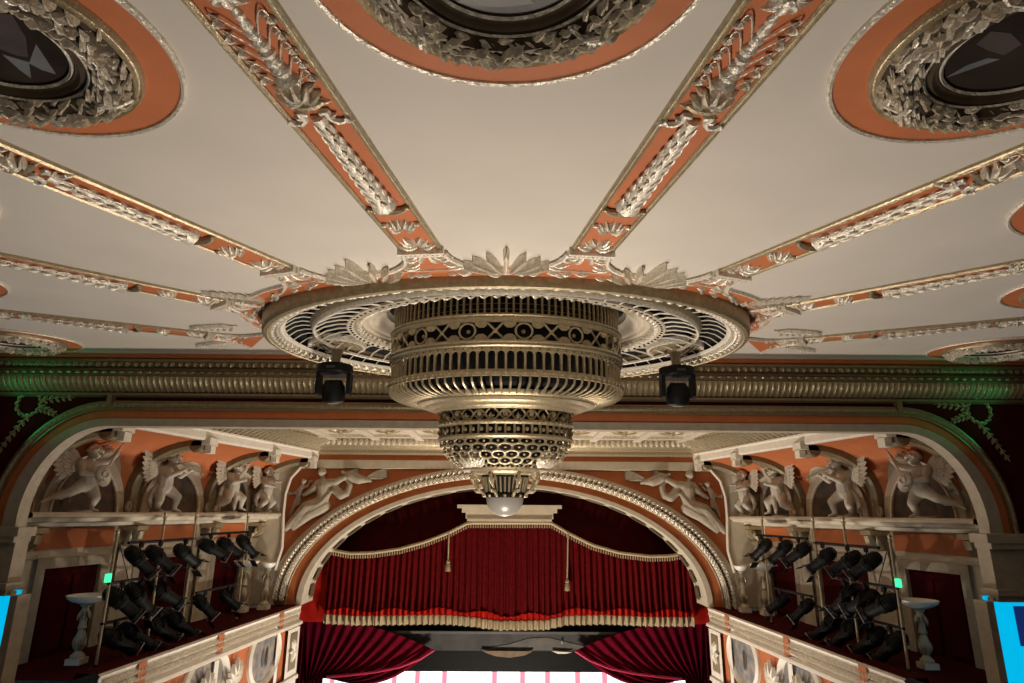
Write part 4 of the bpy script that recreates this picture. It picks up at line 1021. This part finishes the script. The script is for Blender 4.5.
def instrument(kind):
    mb = MB()
    if kind == 'lute':
        R = Matrix.Rotation(R_(-26), 3, 'Y'); mb.ell((.08, -.27, .56), (.125, .05, .175), 16, 8, R); mb.tube([V((.08+.05*math.cos(t), -.325, .58+.05*math.sin(t))) for t in [2*PI*i/12 for i in range(12)]], .008, 4, True); mb.box((.05, -.322, .47), (.1, .02, .02))
        mb.tube([V((.15, -.27, .72)), V((.36, -.19, 1.06)), V((.43, -.17, 1.12))], [.02, .016, .012], 6); mb.tube([V((.36, -.19, 1.06)), V((.32, -.2, 1.1))], .008, 5)
    elif kind == 'flute': mb.tube([V((.10, -.15, .92)), V((.30, -.30, .80)), V((.42, -.39, .73))], [.014, .016, .024], 7); mb.lathe([(.0, 0), (.03, .0), (.045, .03)], 10, Matrix.Translation((.42, -.39, .73)) @ Matrix.Rotation(2.2, 4, 'Y'))
    elif kind == 'garland':
        mb.tube([V((.2+.10*math.cos(t), -.14, 1.12+.10*math.sin(t))) for t in [2*PI*i/16 for i in range(16)]], .022, 6, True)
        for i in range(14): a = 2*PI*i/14; mb.leaf(V((.2+.10*math.cos(a), -.16, 1.12+.10*math.sin(a))), (math.cos(a+1), 0, math.sin(a+1)), (0, -1, 0), .06, .02, .02, 3)
    else:
        for q in range(5): mb.tube([V((-.06+.045*q, -.30, .76)), V((-.06+.045*q, -.32, .60-.02*q))], .018, 6)
        mb.box((.03, -.31, .70), (.24, .05, .03))
    return mb
POSE_ME = []
for p in POSE:
    body = remesh(putto(p), 'body', 'statue', .0125)
    wm = [mesh_of(wing_mesh(*p[k], (0, 0, 1)), 'wing', 'statue') for k in ('w', 'w2')]
    im = mesh_of(instrument(p['inst']), p['inst'], 'statue'); POSE_ME.append((body, wm, im, p['inst']))
STAT = [('lute', 'playing a lute'), ('flute', 'blowing a pipe'), ('garland', 'raising a small wreath'), ('pipes', 'holding panpipes')]
SPX = [(68, 10.66, 1.04), (143, 12.5, 1.04), (228, 14.6, 1.06), (274, 15.95, 1.04)]
for s in (-1, 1):
    for k, yk in enumerate(RIBY):
        Y = SPX[k][1]; X = -s and s*(bw(Y)-.44); sc = SPX[k][2]; fx = -s*.55
        fdir = V((-s*.93, -.37, 0)).normalized()
        Mx = Matrix.Translation((X, Y, ZL+.02)) @ Matrix.Rotation(math.atan2(fdir.x, -fdir.y), 4, 'Z') @ Matrix.Diagonal((sc*(-s), sc, sc, 1))
        r = empty('putto_statue', (X, Y, ZL+.02), 'grey stone winged putto %s on the %s ledge, %s from the stage' % (STAT[k][1], SIDE[s], ('farthest', 'third', 'second', 'nearest')[k]), 'statue', 'winged putti on the side ledges')
        body, wm, im, ik = POSE_ME[k]
        piece(body, 'body', r, Mx)
        for w_ in wm: piece(w_, 'wing', r, Mx)
        piece(im, ik, r, Mx)
        mb = MB().tube([V((X, Y, ZL+.0)), V((X, Y, ZL+.05))], [.2, .17], 10); part(mb, 'rock_base', 'stone', r)
# spandrel reliefs
def rp(x, y, d=0): v = onY(280+x/8.03, 455+y/8.03, YB-.02-d); return v
def relief_body():
    mb = MB(); U = .0030
    chain(mb, [rp(330, 385), rp(345, 320), rp(350, 250), rp(345, 205)], [.17, .16, .19, .08]); chain(mb, [rp(345, 205), rp(337, 165)], [.07, .06])
    head(mb, rp(335, 140, .05), (-.35, -1, 0), .105)
    chain(mb, [rp(310, 225), rp(270, 270, .05), rp(205, 315, .05)], [.10, .085, .055]); hand(mb, rp(205, 315, .06), (-1, 0, -.3), .05)
    chain(mb, [rp(385, 225), rp(450, 215, .05), rp(530, 175, .04)], [.11, .09, .055]); hand(mb, rp(530, 175, .05), (.8, 0, .7), .05)
    chain(mb, [rp(330, 390), rp(210, 420, .08), rp(75, 560, .02), rp(50, 595)], [.19, .15, .085, .06])
    chain(mb, [rp(350, 410), rp(240, 470, .06), rp(140, 560, .02), rp(110, 590)], [.18, .14, .08, .06])
    for k in range(8):       # drapery folds
        a = k/7; chain(mb, [rp(400-30*a, 300+70*a, .08), rp(330-60*a, 380+40*a, .14), rp(230-80*a, 420+90*a, .10), rp(190-90*a, 470+110*a, .04)], [.05, .06, .055, .04])
    chain(mb, [rp(430, 215), rp(450, 280), rp(490, 325, .03), rp(540, 310), rp(560, 240), rp(540, 200)], [.09, .12, .11, .10, .08, .06])
    return mb
def relief_bird():
    mb = MB(); chain(mb, [rp(520, 150), rp(570, 165, .05), rp(640, 195, .05), rp(720, 205, .02)], [.06, .13, .12, .05]); chain(mb, [rp(520, 150), rp(500, 135, .04)], [.06, .045])
    mb.leaf(rp(560, 190), rp(630, 240)-rp(560, 190), (0, -1, 0), .36, .09, .06, 4, 1); mb.leaf(rp(680, 210), rp(770, 215)-rp(680, 210), (0, -1, 0), .30, .06, .05, 4, 1)
    return mb
def relief_wings():
    out = []
    for base, tip in (((690, 195), (880, 125)), ((560, 165), (640, 125))):
        mb = MB(); b = rp(*base); t = rp(*tip); ax = t-b; L = ax.length
        for k in range(7): mb.leaf(b+ax*.05*k+V((0, -.01, 0)), ax+V((0, 0, .10-.06*k)), (0, -1, 0), L*(1-.07*k), .075, .06, 5)
        out.append(mb)
    return out
def relief_child():
    mb = MB(); chain(mb, [rp(150, 330), rp(160, 280, .03), rp(180, 245, .03)], [.07, .08, .05]); head(mb, rp(192, 212, .05), (-.4, -1, 0), .065)
    chain(mb, [rp(170, 265), rp(130, 300, .04), rp(100, 310)], [.045, .04, .03]); hand(mb, rp(100, 310, .02), (-1, 0, .3), .025)
    chain(mb, [rp(175, 265), rp(215, 255, .04), rp(235, 230)], [.045, .04, .03]); hand(mb, rp(235, 230, .02), (.6, 0, .8), .025)
    chain(mb, [rp(150, 335), rp(120, 390, .03), rp(95, 460), rp(85, 480)], [.06, .05, .035, .03]); chain(mb, [rp(155, 335), rp(150, 390, .04), rp(110, 420), rp(95, 440)], [.06, .05, .035, .03])
    return mb
rel = [(remesh(relief_body(), 'figure', 'stone', .02), 'figure'), (remesh(relief_bird(), 'bird', 'stone', .022), 'bird'), (remesh(relief_child(), 'child', 'stone', .014), 'child')]
rel += [(mesh_of(m_, 'wing', 'stone'), 'wing') for m_ in relief_wings()]
MIR = Matrix.Diagonal((-1, 1, 1, 1))
for s in (-1, 1):
    r = empty('spandrel_relief', (s*4.4, YB, -.3), 'grey plaster relief of reclining draped figure with bird over the arch, %s side' % SIDE[s], 'relief', 'reliefs beside the proscenium arch')
    for me, nm_ in rel: piece(me, nm_, r, Matrix.Identity(4) if s < 0 else MIR)
# ================================================================== TORCHIERES
def torchiere(base, h, r, label):
    T = Matrix.Translation(base); q = h/1.15
    t = empty('torchiere_lamp', base, label, 'lamp', 'bowl topped torchieres on the box ledges')
    part(MB().box(V(base)+V((0, 0, .05*q)), (.26*q, .26*q, .10*q)), 'plinth', 'white', t, False)
    part(MB().lathe([(0, .10), (.11, .10), (.12, .14), (.08, .18), (.05, .22), (.065, .26), (.09, .34), (.095, .42), (.07, .5), (.055, .56), (.075, .6), (.06, .66), (.055, .85), (.07, .89), (.05, .93), (.09, .98), (.09, 1.0), (.03, 1.01)], 16, T @ Matrix.Scale(q, 4)), 'column', 'cream', t)
    for z0_, l in ((.24, .2), (.88, -.16)):
        mb = MB()
        for k in range(6): a = k*PI/3; mb.leaf(V(base)+V((.07*math.cos(a), .07*math.sin(a), z0_))*q, (.25*math.cos(a), .25*math.sin(a), math.copysign(1, l)), (math.cos(a), math.sin(a), 0), abs(l)*q, .035*q, .03*q, 4, 1)
        part(mb, 'leaf_collar', 'gold', t)
    part(MB().lathe([(.03, 1.0*q), (r*.35, 1.01*q), (r*.7, 1.05*q), (r*.93, 1.10*q), (r, 1.15*q), (r*.97, 1.155*q), (r*.85, 1.11*q), (r*.4, 1.04*q), (0, 1.03*q)], 28, T), 'bowl', 'bowl_white', t)
for s in (-1, 1):
    for (px, py, h, r, l) in ((76, 664, .98, .29, 'nearest'), (241, 612, 1.12, .29, 'middle'), (284, 598, 1.05, .18, 'smallest, beside the arch foot')):
        b = onZ(px, py, -2.263); b.x *= -s
        if abs(b.x) > bw(b.y)-.2: b.x = math.copysign(bw(b.y)-.2, b.x)
        b.y = min(b.y, YB-.35)
        torchiere(b, h, r, 'white bowl torchiere lamp on the %s box ledge, %s' % (SIDE[s], l))
# ================================================================== LIGHTING RIGS
def light_proto():
    r = bpy.data.objects.new('theatre_spotlight', None); COL.objects.link(r)
    # hangs from the origin; the barrel turns about (0,0,-.24) and points along +y tilted down
    part(MB().box((0, 0, -.02), (.05, .06, .07)).tube([(-.04, 0, .0), (.04, 0, .0)], .028, 8).tube([(0, 0, -.05), (0, 0, -.10)], .014, 6), 'clamp', 'black', r)
    part(MB().tube([(-.13, 0, -.24), (-.13, 0, -.12), (-.11, 0, -.10), (.11, 0, -.10), (.13, 0, -.12), (.13, 0, -.24)], .012, 5), 'yoke', 'black', r)
    T = Matrix.Translation((0, 0, -.24)) @ Matrix.Rotation(R_(-38), 4, 'X') @ Matrix.Rotation(-PI/2, 4, 'X')
    b = part(MB().lathe([(0, -.26), (.07, -.26), (.10, -.22), (.115, -.12), (.115, .05), (.09, .07), (.085, .30), (.10, .31), (.10, .36), (.08, .36)], 14, T), 'barrel', 'black', r)
    mb = MB()
    for k in range(4): mb.lathe([(.118, -.20+.05*k), (.128, -.195+.05*k), (.118, -.19+.05*k)], 12, T)
    part(mb, 'cooling_fin', 'black', b, kind='stuff')
    part(MB().lathe([(.08, .345), (.04, .35), (0, .352)], 12, T), 'lens', 'lens', b)
    mb = MB()
    for sx in (-1, 1): mb.box(T @ V((sx*.115, 0, .37)), (.012, .012, .24), T.to_3x3() @ Matrix.Rotation(PI/2, 3, 'X')).box(T @ V((0, sx*.115, .37)), (.24, .012, .012), T.to_3x3())
    part(mb, 'gel_frame', 'steel', b, False)
    bd = MB().box(T @ V((0, .125, .46)), (.2, .006, .17), T.to_3x3() @ Matrix.Rotation(R_(-14), 3, 'X')); part(bd, 'barn_door', 'black', b, False)
    bd = MB().box(T @ V((0, -.125, .46)), (.2, .006, .17), T.to_3x3() @ Matrix.Rotation(R_(14), 3, 'X')); part(bd, 'barn_door', 'black', b, False)
    return r
LP = light_proto(); used = False
def rig_p(px, py): return onp(px, py, (-(pp(10.2)+.42), 10.2, 0), (1, -.09, 0))
LIGHTS = [('top', [(141, 541), (160, 540), (185, 541), (210, 534), (228, 534), (247, 531)]), ('middle', [(122, 580), (142, 578), (163, 577), (205, 590), (228, 587)]), ('bottom', [(116, 617), (135, 617), (160, 613), (180, 605)])]
ORD = ['first', 'second', 'third', 'fourth', 'fifth', 'sixth', 'seventh']
for s in (-1, 1):
    rg = empty('lighting_rig', (s*6, 12, -2.27), 'steel pole rig carrying black spotlights on the %s box ledge' % SIDE[s], 'lighting rig', 'lighting rigs on the box ledges')
    def fx(v): return V((v.x*-s, v.y, v.z))
    tops = [(117, 537), (165, 519), (196, 519), (248, 518)]
    for q in tops:
        t = fx(rig_p(*q)); b = V((t.x, t.y, -2.26)); p_ = part(MB().tube([b, t], .022, 8), 'pole', 'gold', rg)
        part(MB().lathe([(.03, 0), (.034, .03), (.015, .05), (.03, .075), (.032, .1), (.0, .13)], 10, Matrix.Translation(t)), 'finial', 'gold', p_)
        part(MB().lathe([(.10, 0), (.10, .012), (.03, .02), (.03, .06)], 12, Matrix.Translation(b)), 'foot_plate', 'black', p_)
    for row, pts in LIGHTS:
        ys = [rig_p(*p) for p in pts]; zrow = sum(v.z for v in ys)/len(ys)
        groups = [pts[:3], pts[3:]] if len(pts) > 4 else [pts]
        n = len(pts)
        for g in groups:
            vs_ = [rig_p(*p) for p in g]; zr = sum(v.z for v in vs_)/len(vs_); y0_, y1_ = vs_[0].y-.3, vs_[-1].y+.3
            e0, e1 = [V((-(pp(y)+.42), y, zr)) for y in (y0_, y1_)]
            part(MB().tube([fx(e0), fx(e1)], .024, 8), 'bar', 'black', rg)
            for p, v in zip(g, vs_):
                k = pts.index(p); sc = {'top': .98, 'middle': 1.05, 'bottom': 1.05}[row]*(.85 if row == 'middle' and k > 2 else 1)
                hang = V((-(pp(v.y)+.40), v.y, zr-.03)); az = -s
                M = Matrix.Translation(fx(hang)) @ Matrix.Rotation(s*R_(random.uniform(22, 48)), 4, 'Z') @ Matrix.Rotation(R_(random.uniform(-10, 10)), 4, 'X') @ Matrix.Scale(sc, 4)
                if not used: L0 = LP; used = True
                else: L0 = copy_tree(LP)
                L0.matrix_basis = M
                tag(L0, 'black theatre spotlight on the %s bar of the %s rig, %s from the stage' % (row, SIDE[s], ORD[n-1-k]), 'spotlight', 'spotlights on the side rigs')
    for q in ((108, 578), (104, 614)):
        v = rig_p(*q)
        if q[1] < 600: g = part(MB().box(fx(v), (.05, .09, .12)), 'indicator', 'led_green', rg, False)
    # a drooping cable
    a, b = fx(rig_p(120, 545)), fx(rig_p(140, 640)); mid = (a+b)/2+V((0, .25, -.25))
    part(MB().tube([a, a.lerp(mid, .6)+V((0, .05, -.1)), mid, b], .008, 5), 'cable', 'black', rg)
# ================================================================== STAGE CURTAINS
YC = 17.35
def sY(px, py, Y=YC): return onY(px, py, Y)
# dark red drape filling the arch
tag(MB().box((0, 17.75, (1.7+onY(508, 616, 17.75).z)/2), (12.6, .1, 1.7-onY(508, 616, 17.75).z)).obj('wall_stage_back', 'dark_red', None, False), 'dark red drape filling the arch behind the pleated curtain', 'wall', kind='structure')
for s in (-1, 1):
    a = sY(302, 552, 17.5); b = sY(329, 622, 17.5); mb = MB(); rows = []
    for i in range(9):
        x = a.x-.3+(b.x-a.x+.3)*i/8; rows.append([V((-s*x, 17.5+.02*math.sin(i*2.2), .6)), V((-s*x, 17.5+.02*math.sin(i*2.2), b.z))])
    tag(mb.grid(rows).obj('side_curtain', 'bright_red'), 'plain bright red curtain strip at the %s edge of the arch' % SIDE[s], 'curtain', 'red curtain strips at the arch edges')
TOPL = [(326, 549), (350, 553.5), (372, 553), (400, 549), (425, 542), (448, 533), (468, 523), (508, 523), (551, 523), (570, 534), (592, 545), (620, 553), (650, 556.5), (670, 556), (692, 552)]
BOTL = [(326, 619), (360, 621), (400, 620.5), (445, 620), (470, 622), (500, 626), (545, 625.5), (565, 621), (600, 620), (650, 622), (692, 622)]
def interp(L, x):
    for (a, b), (c, d) in zip(L[:-1], L[1:]):
        if x <= c: t = max(0, (x-a)/(c-a)); return b+(d-b)*t
    return L[-1][1]
cu = empty('stage_curtain', (sY(508, 620).x, YC, sY(508, 622).z), 'pleated dark red stage curtain with swagged top and gold fringe', 'curtain')
n = 560; rows = []
ph = [random.uniform(-.8, .8) for _ in range(80)]
for i in range(n+1):
    px = 326+366*i/n; zt_ = sY(px, interp(TOPL, px)).z; zb_ = sY(px, interp(BOTL, px)-4).z; x = sY(px, 590).x
    row = []
    for j in range(7):
        t = j/6; y = YC+(.03+.05*t)*math.sin(i/n*2*PI*62+ph[int(i/n*79)]*t)+.02*math.sin(i*.37)
        row.append(V((x, y, zt_+(zb_-zt_)*t)))
    rows.append(row)
part(MB().grid(rows), 'pleated_cloth', 'velvet', cu)
rows = []
for i in range(n+1):
    px = 326+366*i/n; zb_ = sY(px, interp(BOTL, px)-4).z; x = sY(px, 590).x; y = YC-.03+.08*math.sin(i/n*2*PI*62+ph[int(i/n*79)])
    rows.append([V((x, y, zb_+.12+.09*math.sin(i*.045)**2)), V((x, y-.005, zb_-.0)), ])
part(MB().grid(rows), 'hem_band', 'bright_red', cu)
rows = []
for i in range(n+1):
    px = 326+366*i/n; zb_ = sY(px, interp(BOTL, px)-4).z; x = sY(px, 590).x; y = YC-.05+.08*math.sin(i/n*2*PI*62+ph[int(i/n*79)])
    rows.append([V((x, y, zb_+.03)), V((x, y-.02, zb_-.02)), V((x, y-.01, zb_-.18-.02*(i % 2)))])
part(MB().grid(rows), 'fringe', 'fringe', cu, label='gold bullion fringe along the hem')
part(MB().tube([sY(x, y, YC-.09) for x, y in [(326+366*i/60, interp(TOPL, 326+366*i/60)) for i in range(61)]], .045, 6), 'rope_trim', 'fringe', cu)
mb = MB()
for i in range(150):
    px = 326+366*i/149; p_ = sY(px, interp(TOPL, px)+1.5, YC-.1); mb.tube([p_, p_+V((0, 0, -.09))], [.014, .02], 4)
part(mb, 'tassel_fringe', 'fringe', cu, kind='stuff')
for px, y0_, y1_ in ((449, 532, 566), (568, 533, 590)):
    a, b = sY(px, y0_, YC-.14), sY(px-1, y1_, YC-.14); part(MB().tube([a, a.lerp(b, .8)], .02, 6), 'tassel_cord', 'fringe', cu); part(MB().lathe([(.0, .0), (.03, -.02), (.055, -.08), (.035, -.11), (.06, -.14), (.075, -.30), (.0, -.31)], 10, Matrix.Translation(a.lerp(b, .8))), 'tassel', 'fringe', cu)
# moulded pelmet over the curtain
pe = empty('pelmet', sY(508, 521, 17.2), 'cream moulded pelmet box at the crown of the arch', 'pelmet')
x0_, x1_ = sY(466, 512, 17.2).x, sY(553, 512, 17.2).x
for (pa, pb, ex, dy, nm_) in ((505, 508.5, .22, .12, 'top_moulding'), (508.5, 513, .10, .06, 'cove_moulding'), (513, 519, .0, .0, 'pelmet_board'), (519, 521.5, -.04, .04, 'lower_bead')):
    za, zb_ = sY(508, pa, 17.2).z, sY(508, pb, 17.2).z; part(MB().box(((x0_+x1_)/2, 17.25-dy/2, (za+zb_)/2), (x1_-x0_+2*ex, .25+dy, za-zb_)), nm_, 'cream', pe, False)
# black borders and lighting batten
a, b = sY(250, 612, 18.6), sY(770, 673, 18.6)
tag(MB().box(((a.x+b.x)/2, 18.6, (a.z+b.z)/2), (b.x-a.x, .06, a.z-b.z)).obj('border_curtain', 'black', None, False), 'black masking border cloth hanging above the bright stage', 'curtain')
a, b = sY(374, 630, 18.2), sY(637, 651, 18.2)
bt = empty('stage_batten', ((a.x+b.x)/2, 18.2, b.z), 'long dark grey lighting batten box under the curtain fringe', 'batten')
part(MB().box(((a.x+b.x)/2, 18.2, (a.z+b.z)/2), (b.x-a.x, .16, a.z-b.z)), 'housing', 'grey_metal', bt, False)
part(MB().box(((a.x+b.x)/2, 18.1, a.z-.03), (b.x-a.x, .05, .06)), 'top_rail', 'steel', bt, False)
for px in (430, 508, 590): v = sY(px, 630, 18.2); part(MB().tube([v, v+V((0, 0, 1.0))], .02, 6), 'hanger', 'black', bt)
v = sY(562, 642, 18.08); part(MB().ell(v, (.03, .03, .06), 8, 5), 'lamp_bulb', 'lens', bt)
orn = []
for px in range(480, 596, 10): orn.append(px)
mb = MB(); mb.prism([sY(x, y, 18.118) for x, y in ((480, 649.5), (510, 644), (528, 638.5), (548, 637.5), (562, 641), (592, 648), (560, 650), (520, 650))], (0, -.012, 0)); part(mb, 'painted_ornament', 'dim_grey', bt, False)
mb = MB(); mb.prism([sY(x, y, 18.08) for x, y in ((482, 650.5), (533, 651), (525, 655), (510, 657.5), (496, 656), (487, 653))], (0, -.04, 0)); part(mb, 'lamp_shade', 'brown', bt, False)
mb = MB(); mb.prism([sY(x, y, 18.08) for x, y in ((552, 651), (572, 652), (566, 653.5), (558, 653.5))], (0, -.04, 0)); part(mb, 'lamp_shade', 'silver_gilt', bt, False)
# tied-back crimson side curtains
for s in (-1, 1):
    r = empty('tied_curtain', (s*5.2, 17.95, -8), 'crimson tied back stage curtain swagging down from the %s' % SIDE[s], 'curtain', 'tied back curtains under the fringe')
    rows = []; nU = 90
    for i in range(nU+1):
        t = i/nU; a = V((300+134*t, 617+33*t*t, 0)); row = []
        for j in range(13):
            q = j/12; e = V((322-16*(1-t), 676+8*(1-t), 0)); px = a.x+(e.x-a.x)*q; sag = math.sin(PI*q)*(4+16*t); py = a.y+(e.y-a.y)*q+sag
            w_ = sY(px, py, 17.95+.07*math.sin(t*2*PI*13+q*1.5)*(.4+q)); row.append(V((w_.x*-s, w_.y, w_.z)))
        rows.append(row)
    part(MB().grid(rows), 'swag_cloth', 'crimson', r)
    rows = []
    for i in range(40):
        px = 296+30*i/39; w_ = sY(px, 640, 18.0+.05*math.sin(i*1.3)); zt_, zb_ = sY(px, 619, 18).z, -9.0; rows.append([V((w_.x*-s, w_.y, zt_)), V((w_.x*-s*1.0, w_.y, zb_))])
    part(MB().grid(rows), 'hanging_cloth', 'crimson', r)
    edge = [sY(x, y, 17.84) for x, y in ((434, 650), (420, 659), (400, 667), (375, 672), (350, 675), (326, 677))]
    part(MB().tube([V((v.x*-s, v.y, v.z)) for v in edge], .035, 6), 'hem_roll', 'hem_lit_pink', r)
# stage cyclorama and drapes, glowing by emission in place of stage lights
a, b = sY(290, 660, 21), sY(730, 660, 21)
cy = empty('cyclorama', (0, 21, -9), 'brilliant white backdrop with pink drapes and painted-in stage glow at the picture bottom', 'backdrop')
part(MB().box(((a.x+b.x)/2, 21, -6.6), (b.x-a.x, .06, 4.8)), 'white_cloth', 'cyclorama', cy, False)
for px in (330, 392, 415, 442, 492, 520, 545, 575, 602, 640, 668):
    w_ = sY(px, 678, 20.8); rows = [[V((w_.x+.16*k/6+.03*math.sin(k), 20.8+.05*math.sin(k*1.7), -4.3)), V((w_.x+.16*k/6+.05*math.sin(k), 20.8+.05*math.sin(k*1.7), -9.0))] for k in range(7)]
    part(MB().grid(rows), 'pink_drape', 'pink_drape', cy)
tag(MB().box((0, 15.8, -9.1), (12.6, 11.6, .2)).obj('floor.001', 'black', None, False), 'dark stage floor far below the arch', 'floor', kind='structure')
